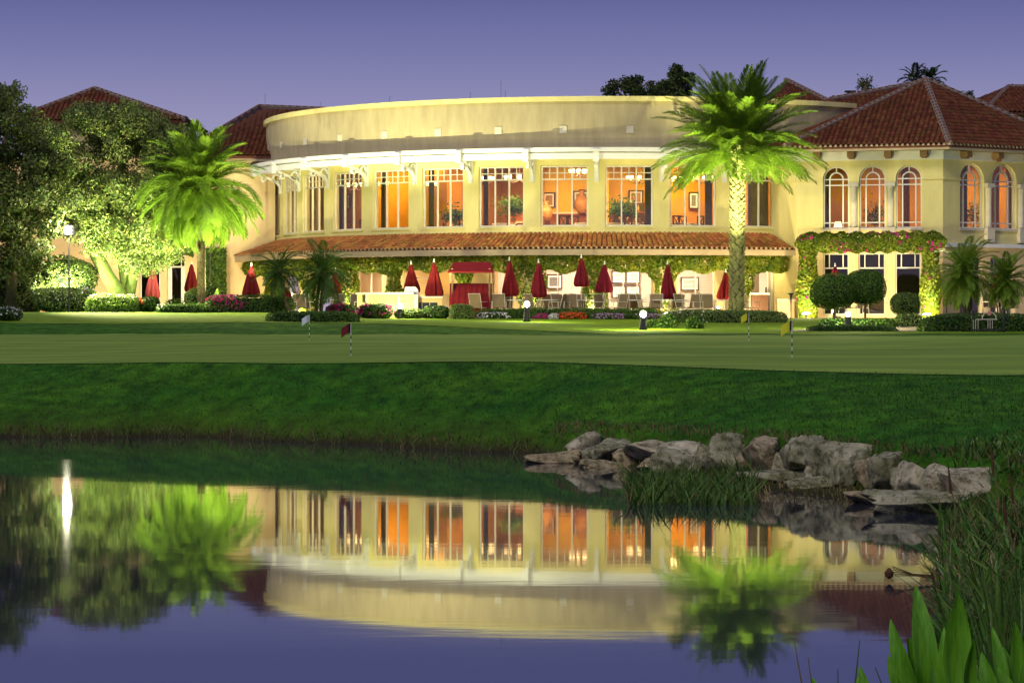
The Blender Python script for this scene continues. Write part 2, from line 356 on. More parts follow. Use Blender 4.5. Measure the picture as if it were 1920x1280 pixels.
def green_mat():
    m, t, b = nodes('putting_turf'); N = t.nodes.new; L = t.links.new
    b.inputs['Roughness'].default_value = .9; b.inputs['Specular IOR Level'].default_value = .1
    tcn = N('ShaderNodeTexCoord'); mp = N('ShaderNodeMapping'); mp.inputs['Scale'].default_value = (.04, .55, 1); L(tcn.outputs['Object'], mp.inputs[0])
    n = N('ShaderNodeTexNoise'); n.inputs['Scale'].default_value = 1.4; n.inputs['Detail'].default_value = 4; L(mp.outputs[0], n.inputs['Vector'])
    n2 = N('ShaderNodeTexNoise'); n2.inputs['Scale'].default_value = 9; n2.inputs['Detail'].default_value = 5; L(tcn.outputs['Object'], n2.inputs['Vector'])
    r = N('ShaderNodeValToRGB'); r.color_ramp.elements[0].position = .3; r.color_ramp.elements[1].position = .7
    r.color_ramp.elements[0].color = (.115, .205, .026, 1); r.color_ramp.elements[1].color = (.245, .360, .050, 1)
    mx_ = N('ShaderNodeMath'); mx_.operation = 'MULTIPLY_ADD'; mx_.inputs[1].default_value = .25; L(n2.outputs['Fac'], mx_.inputs[0])
    sb = N('ShaderNodeMath'); sb.operation = 'SUBTRACT'; sb.inputs[1].default_value = .125; L(n.outputs['Fac'], sb.inputs[0]); L(sb.outputs[0], mx_.inputs[2])
    L(mx_.outputs[0], r.inputs[0]); L(r.outputs[0], b.inputs['Base Color'])
    bp = N('ShaderNodeBump'); bp.inputs['Strength'].default_value = .3; bp.inputs['Distance'].default_value = .02; L(n2.outputs['Fac'], bp.inputs['Height']); L(bp.outputs[0], b.inputs['Normal']); return m
xs = np.arange(-32, 32.1, .5); ts = np.linspace(0, 1, 70)
Xg, Tg = np.meshgrid(xs, ts); Yn_ = yn(Xg)+.12+.1*np.sin(Xg*.9)
Yg = Yn_+(79.7-Yn_)*Tg; Zg = gz(Xg, Yg)+.012
nx = len(xs); i = (np.arange(69)[:, None]*nx+np.arange(nx-1)).ravel()
me = mesh('putting_green', np.stack([Xg, Yg, Zg], -1).reshape(-1, 3).tolist(), np.stack([i, i+1, i+1+nx, i+nx], 1).tolist(), True); me.materials.append(green_mat())
part('putting_green', me, None, None, kind='structure')
def water_mat():
    m, t, b = nodes('pond_water'); N = t.nodes.new; L = t.links.new
    b.inputs['Base Color'].default_value = (.028, .032, .046, 1); b.inputs['Roughness'].default_value = .028; b.inputs['IOR'].default_value = 1.75
    b.inputs['Specular IOR Level'].default_value = .5
    tcn = N('ShaderNodeTexCoord'); mp = N('ShaderNodeMapping'); mp.inputs['Scale'].default_value = (.5, 1.3, 1); L(tcn.outputs['Object'], mp.inputs[0])
    n = N('ShaderNodeTexNoise'); n.inputs['Scale'].default_value = 1.1; n.inputs['Detail'].default_value = 3; L(mp.outputs[0], n.inputs['Vector'])
    bp = N('ShaderNodeBump'); bp.inputs['Strength'].default_value = .012; bp.inputs['Distance'].default_value = .05
    L(n.outputs['Fac'], bp.inputs['Height']); L(bp.outputs[0], b.inputs['Normal']); return m
me = mesh('water', [(-300, -40, 0), (300, -40, 0), (300, 60, 0), (-300, 60, 0)], [(0, 1, 2, 3)]); me.materials.append(water_mat())
part('water', me, None, None, kind='structure')
mb = MB().bx(-13.5, 26, 107.9, 127, 1.6, 2.02); part('patio', mb, PAVE, None, kind='structure')
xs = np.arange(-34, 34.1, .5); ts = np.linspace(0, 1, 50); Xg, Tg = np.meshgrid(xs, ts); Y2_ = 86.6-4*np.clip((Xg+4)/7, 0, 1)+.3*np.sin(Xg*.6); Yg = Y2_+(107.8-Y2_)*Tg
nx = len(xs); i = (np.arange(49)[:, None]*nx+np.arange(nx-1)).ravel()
LAWN_LIT = mat('lawn_turf_lit', (.19, .30, .015), .95, col2=(.10, .19, .01), scale=2.2, bump=.6, bscale=18, spec=.08, aniso=(1, .5, 1))  # lamp light on the grass is put into this brighter turf colour
me = mesh('lawn', np.stack([Xg, Yg, gz(Xg, Yg)+.012], -1).reshape(-1, 3).tolist(), np.stack([i, i+1, i+1+nx, i+nx], 1).tolist(), True); me.materials.append(LAWN_LIT); part('lawn', me, None, None, kind='structure')
def ribbon(name, pts, w, m):
    V = []; Fc = []
    for i, (x, y) in enumerate(pts):
        a = pts[max(0, i-1)]; b_ = pts[min(len(pts)-1, i+1)]; d = Vector((b_[0]-a[0], b_[1]-a[1])).normalized()
        for k in range(5):
            s_ = (k/4-.5)*w; X, Y = x-d.y*s_, y+d.x*s_; V.append((X, Y, g(X, Y)+.026))
    for i in range(len(pts)-1):
        for k in range(4): Fc.append((i*5+k, i*5+k+1, i*5+6+k, i*5+5+k))
    part(name, MB().add(V, Fc), m, None, kind='structure', smooth=True)
pts = [(8.5+t*4.2, 86.0+2.5*t+14*t*t*t) for t in np.linspace(0, 1, 26)]; ribbon('path', pts, 1.0, SAND)
ribbon('path', [(12.6+t*2.2, 86.2+t*14) for t in np.linspace(0, 1, 18)], .8, SAND)
# ------------------------------------------------------------------ roof tiles
def tile_geo(r0, r1, L, n=5):
    V = []; 
    for y, r in ((0, r0), (L, r1)):
        for k in range(n+1):
            a = PI*k/n; V.append((r*math.cos(a), y, r*.85*math.sin(a)))
    for k in range(n+1):
        a = PI*k/n; V.append(((r0-.018)*math.cos(a), .0, (r0-.018)*.85*math.sin(a)))
    Fc = [(k, k+n+1, k+n+2, k+1) for k in range(n)]+[(k, k+1, 2*n+3+k, 2*n+2+k) for k in range(n)]
    return np.array(V), Fc
def frame_m(o, ax, up):
    ax = Vector(ax).normalized(); up = Vector(up).normalized(); nn = ax.cross(up)
    return Matrix(((ax.x, up.x, nn.x, o[0]), (ax.y, up.y, nn.y, o[1]), (ax.z, up.z, nn.z, o[2]), (0, 0, 0, 1)))
def lay_tiles(roof, place, geo, m, ms, nmax=300):
    """place: list of (priority, Matrix in world); the nmax first become single tiles, the others one mass"""
    V, Fc = geo; place.sort(key=lambda q: q[0]); w = wloc(roof); T = Matrix.Translation(-w)
    me = mesh('tile', V, Fc, True); me.materials.append(m)
    for pr, M in place[:nmax]:
        o = bpy.data.objects.new('tile', me); COL.objects.link(o); o.parent = roof; o.matrix_local = T @ M
    rest = place[nmax:]
    if rest:
        mb = MB(); Vh = np.c_[V, np.ones(len(V))]
        for pr, M in rest: mb.add((Vh @ np.array(T @ M).T)[:, :3], Fc)
        part('tile_mass', mb, ms, roof, smooth=True, kind='stuff')
def plane_tiles(poly, A, B, geo_w, expo, jit=.006, prio=lambda p: 0):
    """tile seats on a planar roof polygon whose eave runs A->B; columns climb the slope"""
    A = Vector(A); B = Vector(B); ax = (B-A).normalized(); pts = [Vector(p) for p in poly]
    nn = None
    for p in pts:
        c = ax.cross(p-A)
        if c.length > .5: nn = c.normalized(); break
    if nn.z < 0: nn = -nn
    up = nn.cross(ax)
    uv = [((p-A).dot(ax), (p-A).dot(up)) for p in pts]
    u0 = min(u for u, v in uv); u1 = max(u for u, v in uv); out = []; n = int((u1-u0)/geo_w)
    for j in range(n):
        u = u0+(j+.5)*(u1-u0)/n; vs = []
        for k in range(len(uv)):
            (ua, va), (ub, vb) = uv[k], uv[(k+1) % len(uv)]
            if (ua-u)*(ub-u) < 0: vs.append(va+(vb-va)*(u-ua)/(ub-ua))
        if len(vs) < 2: continue
        lo, hi = min(vs), max(vs); v = lo-.04
        while v < hi-.12:
            p = A+ax*(u+random.uniform(-jit, jit))+up*v+nn*(.02+random.uniform(0, .008))
            upj = (up+nn*(-.055+random.uniform(-.02, .02))+ax*random.uniform(-.02, .02)).normalized()
            out.append((prio(p), frame_m(p, (ax-upj*ax.dot(upj)), upj))); v += expo
    return out, nn
def roof_sheet(poly, th=.12):
    pts = [Vector(p) for p in poly]; n = len(pts)
    V = [p for p in pts]+[p-Vector((0, 0, th)) for p in pts]
    return V, [tuple(range(n)), tuple(range(n, 2*n))[::-1]]+[(i, (i+1) % n, (i+1) % n+n, i+n) for i in range(n)]
def hip_cap(roof, p0, p1, m, name='hip_cap'):
    p0 = Vector(p0); p1 = Vector(p1); L = (p1-p0).length; d = (p1-p0)/L; sd = d.cross(Vector((0, 0, 1))).normalized(); mb = MB(); n = int(L/.34)
    V, Fc = tile_geo(.13, .115, .42)
    for k in range(n):
        M = frame_m(p0+d*(k*L/n)+Vector((0, 0, .07)), sd, (d+Vector((0, 0, -.05))).normalized())
        mb.add((np.c_[V, np.ones(len(V))] @ np.array(M).T)[:, :3], Fc)
    part(name, mb, m, roof, world=True, smooth=True)
    mb = MB().tube([p0+Vector((0, 0, .03)), p1+Vector((0, 0, .03))], .15, 6); part('hip_mortar', mb, HIPM, roof, world=True)
# ------------------------------------------------------------------ window builders (local: x across, y inward, z up)
def rect_panes(parent, cells, y, m):
    for x0, x1, z0, z1 in cells: part('pane', MB().bx(x0+.002, x1-.002, y, y+.008, z0+.002, z1-.002), m, parent)
def hall_window(w, h, ht):
    """three tall lights under a transom with small square lights"""
    f = MB(); b = .06
    f.bx(-w/2, -w/2+b, 0, .09, 0, h).bx(w/2-b, w/2, 0, .09, 0, h).bx(-w/2+b, w/2-b, 0, .09, 0, b).bx(-w/2+b, w/2-b, 0, .09, h-b, h)
    iw = w-2*b; cells = []
    xs_ = [-iw/2, -iw/6-.028, -iw/6+.028, iw/6-.028, iw/6+.028, iw/2]
    for x in (-iw/6, iw/6): f.bx(x-.028, x+.028, .005, .085, b, h-b)
    for i in range(3):
        x0, x1 = xs_[2*i], xs_[2*i+1]; xm = (x0+x1)/2; zt = h-ht; zm = (zt+.03+h-b)/2
        f.bx(x0, x1, .01, .08, zt-.03, zt+.03)
        f.bx(xm-.016, xm+.016, .02, .07, zt+.03, h-b); f.bx(x0, xm-.016, .02, .07, zm-.016, zm+.016); f.bx(xm+.016, x1, .02, .07, zm-.016, zm+.016)
        cells += [(x0, x1, b, zt-.03)]+[(a, c, d, e) for a, c in ((x0, xm-.016), (xm+.016, x1)) for d, e in ((zt+.03, zm-.016), (zm+.016, h-b))]
    return f, cells
def arch_window(w, hs, zs=(.24, 1.86)):
    """hs: height of the springing line; inner arch; bars"""
    r = w/2; b = .05; f = MB(); x1 = r*.52
    f.bx(-r, -r+b, 0, .09, 0, hs).bx(r-b, r, 0, .09, 0, hs).bx(-r+b, r-b, 0, .09, 0, b); f.ring(0, hs, r-b, r, 0, PI, 0, .09, 14)
    f.ring(0, hs, x1-.028, x1+.028, 0, PI, .01, .08, 12)
    for x in (-x1, x1): f.bx(x-.028, x+.028, .012, .08, b, hs)
    cells = []; zz = [b]+[z for z in zs]+[hs]
    cols = [(-r+b, -x1-.028), (-x1+.028, x1-.028), (x1+.028, r-b)]
    for a, c in cols:
        lo = b
        for z in list(zs)+[hs]:
            f.bx(a, c, .015, .075, z-.024, z+.024); cells.append((a, c, lo, z-.024)); lo = z+.024
    f.bx(-.024, .024, .015, .075, hs+x1+.028, hs+r-b)
    n = 12; mbi = MB().prism([((x1-.028)*math.cos(PI*i/n), hs+.025+(x1-.03)*math.sin(PI*i/n)) for i in range(n+1)], .04, .048)
    mo = []
    for a0, a1 in ((.02, PI/2-.03), (PI/2+.03, PI-.02)):
        mo.append(MB().ring(0, hs, x1+.03, r-b-.002, a0, a1, .04, .048, 8))
    return f, cells, [mbi]+mo
def add_window(parent, geo, loc, rz, name='window', pm=None, curved=None):
    o = part(name, geo[0] if not isinstance(geo[0], MB) else geo[0], FRAME, parent, loc=loc, rz=rz)
    rect_panes(o, geo[1], .04, pm or GLASS)
    if len(geo) > 2:
        for q in geo[2]: part('pane', q, pm or GLASS, o)
    return o
# ------------------------------------------------------------------ the curved hall
hall = thing('clubhouse', 'curved two-storey cream clubhouse hall with white cornice and ring of tall windows', 'building', (CX, CY, 2.0))
TH = [-.1406+(i-7)*.1736 for i in range(11)]; HW = .0642
AL, AR = -1.72, .455
ZS, ZT = 5.93, 8.52
mb = MB(); a = AL
for th in TH:
    mb.arc(RW-.35, RW, a, th-HW, 5.0, 8.98); mb.arc(RW-.35, RW, th-HW, th+HW, 5.0, ZS); mb.arc(RW-.35, RW, th-HW, th+HW, ZT, 8.98); a = th+HW
mb.arc(RW-.35, RW, a, AR+.05, 5.0, 8.98)
part('wall', mb, STUCCO, hall, world=True, smooth=False)
for th in TH: part('sill', MB().arc(RW-.1, RW+.045, th-HW-.006, th+HW+.006, ZS-.075, ZS-.003), STUCCO, hall, world=True)
hw_geo = hall_window(2*HW*RW-.03, ZT-ZS-.01, .57)
w0 = None
for th in TH:
    p = pol(RW-.13, th, ZS)-Vector(hall.location)
    if w0 is None: w0 = add_window(hall, hw_geo, p, th)
    else:
        c = copy_tree(w0, hall); c.location = p; c.rotation_euler = (0, 0, th)
# parapet, coping, roof, niches
mb = MB().arc(16.0, 16.35, -1.78, .70, 8.9, 11.22); part('parapet', mb, PARA_SHADED, hall, world=True)
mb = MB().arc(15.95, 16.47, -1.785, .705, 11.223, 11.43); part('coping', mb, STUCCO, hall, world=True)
mb = MB().arc(.5, 15.99, -2.2, 1.2, 10.2, 10.4, 30); part('roof_deck', mb, PARA_SHADED, hall, world=True)
pe = pol(16.2, -1.78); pf = pol(16.2, .70)
mb = MB().box((pe.x+.25, pe.y+3, 10.15), (.5, 6, 2.4)).box((pf.x-.2, pf.y+3.3, 10.15), (.4, 6, 2.4)); part('parapet_return', mb, PARA_SHADED, hall, world=True)
nm = MB().bx(-.155, .155, -.03, .05, -.155, .155); nmf = MB().bx(-.19, .19, -.012, .04, -.19, .19)
for th in TH[:-1]:
    v = part('vent', nmf, PARA_SHADED, hall, loc=pol(16.35, th, 10.02)-Vector(hall.location), rz=th); part('vent_cover', nm, STONE, v)
# cornice
mb = MB().arc(RW-.02, 17.2, AL-.03, .70, 8.72, 8.985, None, 8.86, 8.985); part('cornice', mb, WHITE, hall, world=True)
mb = MB().arc(RW+.02, 17.26, AL-.03, .70, 9.025, 9.21, None, 9.025, 9.30); part('cornice_cap', mb, WHITE, hall, world=True)
mb = MB().arc(RW+.02, 17.12, AL-.03, .70, 8.988, 9.022); part('cornice_groove', mb, FASCIA, hall, world=True)
def bracket_mb():
    mb = MB(); t = .075
    def bar(pts, w):          # ribbon in (out, z), thickness 2t across
        V = []; Fc = []
        for i, (y, z) in enumerate(pts):
            a_ = pts[max(0, i-1)]; b_ = pts[min(len(pts)-1, i+1)]; d = Vector((b_[0]-a_[0], b_[1]-a_[1])).normalized(); ww = w*(1-.3*abs(i/(len(pts)-1)-.5))
            for sx_, sw in ((-t, -1), (t, -1), (t, 1), (-t, 1)): V.append((sx_, -(y-d.y*sw*ww), z+d.x*sw*ww))
        for i in range(len(pts)-1):
            for k in range(4): Fc.append((i*4+k, i*4+(k+1) % 4, i*4+4+(k+1) % 4, i*4+4+k))
        Fc += [(0, 3, 2, 1), tuple((len(pts)-1)*4+k for k in range(4))]; mb.add(V, Fc)
    bar([(.05, 0.0), (.06, .12), (.10, .25), (.22, .40), (.42, .52), (.65, .60), (.9, .68), (1.12, .80)], .055)
    bar([(.26+.17*math.cos(a_), .60+.17*math.sin(a_)) for a_ in np.linspace(-2.2, 3.6, 16)], .04)
    bar([(.86+.10*math.cos(a_), .545+.10*math.sin(a_)) for a_ in np.linspace(-3.4, 2.2, 13)], .032)
    mb.bx(-.11, .11, -.05, .0, -.08, .84); mb.box((0, -.06, -.06), (.16, .13, .12)); mb.box((0, -.6, .845), (.2, 1.16, .05))
    return mb
BRK = bracket_mb(); bk = [TH[0]-.0868]+[t+.0868 for t in TH]
bme = mesh('bracket', BRK.v, BRK.f); bme.materials.append(WHITE)
blk = MB().box((0, -.06, .12), (.26, .2, .46)).box((0, -.10, .36), (.34, .30, .07)); blme = mesh('bracket_block', blk.v, blk.f); blme.materials.append(WHITE)
for a in bk:
    b_ = part('bracket', bme, None, hall, loc=pol(RW, a, 7.94)-Vector(hall.location), rz=a)
    part('bracket_block', blme, None, b_, loc=(0, -1.24, .80))
# lower tile roof, fascia, soffit, beam, columns
RE, ZE, ZRW = 17.9, 4.95, 5.63
low = part('tile_roof', MB().arc(RW+.01, RE, -1.66, .437, ZE-.04, ZE-.005, None, ZRW-.12, ZRW-.04), PANM, hall, world=True)
run, rise = RE-RW, ZRW-ZE; SL = math.hypot(run, rise); co, si = run/SL, rise/SL
pl = []; ncol = 168
for j in range(ncol):
    a = -1.655+(j+.5)*(2.088/ncol)
    for k in range(6):
        s_ = -.05+k*.345+random.uniform(-.008, .008); R = RE-s_*co; aj = a+random.uniform(-.0006, .0006)
        p = pol(R, aj, ZE+s_*si+.008+random.uniform(0, .008)); ax = Vector((math.cos(aj), math.sin(aj), 0)); up = Vector((-math.sin(aj)*co, math.cos(aj)*co, si-.05+random.uniform(-.015, .015))).normalized()
        pl.append((abs(a+.02), frame_m(p, ax, up)))
lay_tiles(low, pl, tile_geo(.098, .084, .44), TILE, TILES)
mb = MB()
for j in range(ncol):
    a = -1.655+j*(2.088/ncol); p = pol(RE+.0, a); mb.box((p.x, p.y, ZE+.02), (.085, .05, .085), a)
part('eave_mortar', mb, MORTAR, low, world=True)
mb = MB().arc(RE-.14, RE+.02, -1.665, .44, 4.66, ZE-.05); part('fascia', mb, FASCIA, hall, world=True)
mb = MB().arc(RW+.01, RE-.145, -1.66, .438, 4.70, 4.76); part('soffit', mb, TANW, hall, world=True)
mb = MB().arc(16.95, 17.4, -1.6, .43, 4.28, 4.695); part('beam', mb, STUCCO2, hall, world=True)
VCOL = [505, 575, 650, 736, 868, 990, 1113, 1245, 1388]
for px in VCOL:
    a = ang(px, 17.2); p = pol(17.2, a); part('column', MB().box((p.x, p.y, 3.15), (.42, .36, 2.26), a), STUCCO2, hall, world=True)
# ground-floor wall with openings
OP = [(492, 512, 2.3, 4.35), (520, 560, 2.05, 4.35), (592, 640, 2.05, 4.35), (668, 716, 2.05, 4.4), (757, 842, 3.05, 4.4), (922, 955, 2.3, 4.38), (1016, 1100, 2.25, 4.38), (1140, 1224, 2.25, 4.38), (1270, 1341, 2.25, 4.38), (1404, 1450, 2.05, 4.4)]
mb = MB(); a = AL
for x0, x1, z0, z1 in OP:
    a0, a1 = ang(x0, RW), ang(x1, RW); mb.arc(RW-.3, RW, a, a0, 1.9, 4.998)
    if z0 > 2.1: mb.arc(RW-.3, RW, a0, a1, 1.9, z0)
    mb.arc(RW-.3, RW, a0, a1, z1, 4.998); a = a1
mb.arc(RW-.3, RW, a, AR+.05, 1.9, 4.998)
part('ground_floor_wall', mb, STUCCO2, hall, world=True)
# inside: floors, ceilings, back walls
part('floor', MB().arc(1, RW-.36, AL, .6, 5.2, 5.4, 40), CARPET, hall, world=True)
part('ceiling', MB().arc(1, RW-.36, AL, .6, 8.85, 8.95, 40), CEIL, hall, world=True)
part('ground_floor', MB().arc(1, RW-.31, AL, .6, 1.9, 2.03, 40), PAVE, hall, world=True)
part('ground_ceiling', MB().arc(1, RW-.31, AL, .6, 4.78, 4.9, 40), PINKW, hall, world=True)
RB = 8.6
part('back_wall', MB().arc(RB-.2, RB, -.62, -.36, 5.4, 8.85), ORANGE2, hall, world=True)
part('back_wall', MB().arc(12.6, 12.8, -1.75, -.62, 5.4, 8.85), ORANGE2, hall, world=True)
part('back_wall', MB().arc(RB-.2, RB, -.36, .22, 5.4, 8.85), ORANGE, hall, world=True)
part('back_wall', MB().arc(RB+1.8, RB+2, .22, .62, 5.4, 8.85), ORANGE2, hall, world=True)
part('wainscot', MB().arc(RB+.01, RB+.06, -.36, .22, 5.4, 6.75), WOODR, hall, world=True)
part('wainscot_rail', MB().arc(RB+.01, RB+.12, -.36, .22, 6.753, 6.83), CLOTH, hall, world=True)
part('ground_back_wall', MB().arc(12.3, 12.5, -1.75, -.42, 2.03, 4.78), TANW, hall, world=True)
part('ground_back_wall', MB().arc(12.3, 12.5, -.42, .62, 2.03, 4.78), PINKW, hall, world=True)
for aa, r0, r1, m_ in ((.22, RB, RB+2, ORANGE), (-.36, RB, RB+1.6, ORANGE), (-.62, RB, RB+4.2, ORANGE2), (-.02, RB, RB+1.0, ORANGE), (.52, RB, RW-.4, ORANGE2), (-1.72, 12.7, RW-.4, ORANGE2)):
    p = pol((r0+r1)/2, aa); part('partition', MB().box((p.x, p.y, 7.12), (.16, r1-r0, 3.44), aa), m_, hall, world=True)
# curtains: wavy strips just inside the windows
def curtain(a0, a1, z0, z1, R):
    mb = MB(); V = []; Fc = []; n = 22
    for i in range(n+1):
        a = a0+(a1-a0)*i/n; p = pol(R+.05*math.sin(i*2.1), a); V += [(p.x, p.y, z0), (p.x, p.y, z1)]
    return mb.add(V, [(2*i, 2*i+2, 2*i+3, 2*i+1) for i in range(n)])
CURT = mat('curtain', (.16, .12, .08), .9, var=.25, scale=6); CURTO = mat('curtain_orange', (.55, .24, .06), .9, var=.2, scale=6)
for k, (s_, e_, m_) in enumerate([(0, .3, CURT), (1, .2, CURT), (2, .2, CURT), (3, .14, CURT), (4, .12, CURT), (5, .14, CURT), (6, .12, CURT), (8, -.14, CURT), (9, -.16, CURT), (10, -.5, CURT)]):
    th = TH[s_]
    a0, a1 = (th-HW, th-HW+2*HW*e_) if e_ > 0 else (th+HW+2*HW*e_, th+HW)
    part('curtain', curtain(a0, a1, 5.4, 8.8, RW-.55), m_, hall, world=True)
# ground-floor windows
def plain_window(px0, px1, z0, z1, nd, R=RW, blinds=True, pm=None):
    a0, a1 = ang(px0, R), ang(px1, R); am = (a0+a1)/2; p0, p1 = pol(R-.12, a0), pol(R-.12, a1); w = (p1-p0).length-.01; h = z1-z0-.006
    f = MB(); b = .05; f.bx(-w/2, -w/2+b, 0, .08, 0, h).bx(w/2-b, w/2, 0, .08, 0, h).bx(-w/2+b, w/2-b, 0, .08, 0, b).bx(-w/2+b, w/2-b, 0, .08, h-b, h)
    cells = []; xs_ = np.linspace(-w/2+b, w/2-b, nd+1)
    for i in range(nd):
        if i: f.bx(xs_[i]-.022, xs_[i]+.022, .005, .075, b, h-b)
        cells.append((xs_[i]+(.022 if i else 0), xs_[i+1]-(.022 if i < nd-1 else 0), b, h-b))
    mid = (p0+p1)/2; o = add_window(hall, (f, cells), Vector((mid.x, mid.y, z0))-Vector(hall.location), am, pm=pm)
    if blinds:
        mb = MB(); z = .1
        while z < h-.08: mb.box((0, .17, z), (w-.12, .045, .012)); z += .074
        part('blind', mb, BLIND, o, kind='stuff')
plain_window(492, 512, 2.3, 4.35, 1, blinds=False); plain_window(520, 560, 2.05, 4.35, 2, blinds=False); plain_window(592, 640, 2.05, 4.35, 2, blinds=False)
plain_window(922, 955, 2.3, 4.38, 1); plain_window(1016, 1100, 2.25, 4.38, 3); plain_window(1140, 1224, 2.25, 4.38, 3); plain_window(1270, 1341, 2.25, 4.38, 2)
plain_window(668, 716, 2.05, 4.4, 2, blinds=False)
# door opening at the far end: jambs and a half open leaf
a0, a1 = ang(1404, RW), ang(1450, RW)
for aa in (a0+.004, a1-.004):
    p = pol(RW-.15, aa); part('door_jamb', MB().box((p.x, p.y, 3.2), (.09, .34, 2.34), aa), FRAME, hall, world=True)
p = pol(RW-.5, a1-.012); d_ = part('door', MB().box((p.x, p.y, 3.15), (.06, .9, 2.2), a1-.15), FRAME, hall, world=True)
p = pol(RW+.0, a1-.02); part('handle', MB().box((p.x-.04, p.y, 3.1), (.05, .06, .5), a1), DARKM, d_, world=True)
# ------------------------------------------------------------------ the octagonal wing
wing = thing('clubhouse_wing', 'cream clubhouse wing with arched upper windows under a hipped red tile roof', 'building', (18, 114, 2.0))
WL = Vector(wing.location)
def XY(px, Y): return Vector((PX(px, Y), Y, 0))
A0, A1, A2, A3 = XY(1446, 115.7), XY(1493, 113.7), XY(1768, 112), XY(1985, 115.9)
def facet(A, B, ops, z0, z1, m, name='wall', th=.32):
    """wall between two ground points, ops = (u0,u1,za,zb,arched); the inside lies to the left of A->B"""
    d = B-A; L = d.length; rz = math.atan2(d.y, d.x); mb = MB(); u = 0
    for u0, u1, za, zb, ar in sorted(ops):
        if u0 > u+1e-4: mb.bx(u, u0, 0, th, z0, z1)
        if za > z0+.01: mb.bx(u0, u1, 0, th, z0, za)
        if ar:
            r = (u1-u0)/2; um = (u0+u1)/2; n = 14
            for i in range(n):
                q0, q1 = PI*(1-i/n), PI*(1-(i+1)/n)
                mb.prism([(um+r*math.cos(q0), z1), (um+r*math.cos(q0), zb+r*math.sin(q0)), (um+r*math.cos(q1), zb+r*math.sin(q1)), (um+r*math.cos(q1), z1)], 0, th)
        else: mb.bx(u0, u1, 0, th, zb, z1)
        u = u1
    mb.bx(u, L, 0, th, z0, z1)
    return part(name, mb, m, wing, loc=A-WL, rz=rz), rz
def U(A, B, px):             # distance along A->B at which the wall is seen at photo column px
    d = (B-A).normalized(); k = (px-960)/F
    return (k*A.y-A.x)/(d.x-k*d.y)
zb_, zsp, zg0, zg1 = 5.80, 7.88, 2.0, 4.72
opsB = [(U(A1, A2, p0), U(A1, A2, p1), zb_, zsp, True) for p0, p1 in ((1543, 1591.5), (1611, 1660), (1679.5, 1728))]
opsC = [(U(A2, A3, p0), U(A2, A3, p1), zb_, zsp-.04, True) for p0, p1 in ((1800, 1845), (1860, 1906), (1921, 1968))]
gB = [(U(A1, A2, p0), U(A1, A2, p1), 2.15, 4.75, False) for p0, p1 in ((1543, 1591), (1609, 1659), (1678, 1726))]
gC = [(U(A2, A3, p0), U(A2, A3, p1), 2.05, 4.6, False) for p0, p1 in ((1799, 1842), (1857, 1902), (1930, 1970))]
facet(A0, A1, [], 1.9, 9.05, STUCCO); 
_, rzB = facet(A1, A2, opsB, 5.0, 9.05, STUCCO); facet(A1, A2, gB, 1.9, 4.998, STUCCO2, 'ground_floor_wall')
_, rzC = facet(A2, A3, opsC, 5.0, 9.05, STUCCO); facet(A2, A3, gC, 1.9, 4.998, STUCCO2, 'ground_floor_wall')
def along(A, B, u, z, off=0):
    d = (B-A).normalized(); n = Vector((-d.y, d.x, 0)); return A+d*u+n*off+Vector((0, 0, z))-WL
for A, B, rz, ops in ((A1, A2, rzB, opsB), (A2, A3, rzC, opsC)):
    for k, (u0, u1, za, zb, _) in enumerate(ops):
        geo = arch_window(u1-u0-.012, zb-za-.004, (.24, 1.83)); add_window(wing, geo, along(A, B, (u0+u1)/2, za+.003, .14), rz, 'arched_window')
        sl = MB().bx(-(u1-u0)/2-.06, (u1-u0)/2+.06, -.06, .1, -.09, -.003); part('sill', sl, STONE, wing, loc=along(A, B, (u0+u1)/2, za), rz=rz)
    for k in range(len(ops)-1):
        um = (ops[k][1]+ops[k+1][0])/2; r = .15
        cm = MB().lathe([(r+.02, .3), (r, .34), (r, 1.92), (r+.03, 1.95), (r+.03, 2.0)], 14, (0, .0, 0)); cl = part('column', cm, STONE, wing, loc=along(A, B, um, za-.25, -.02), rz=rz, smooth=True)
        part('capital', MB().box((0, 0, 2.09), (.42, .36, .17)), STONE, cl); part('plinth', MB().box((0, 0, -.02), (.44, .36, .62)), STONE, cl)
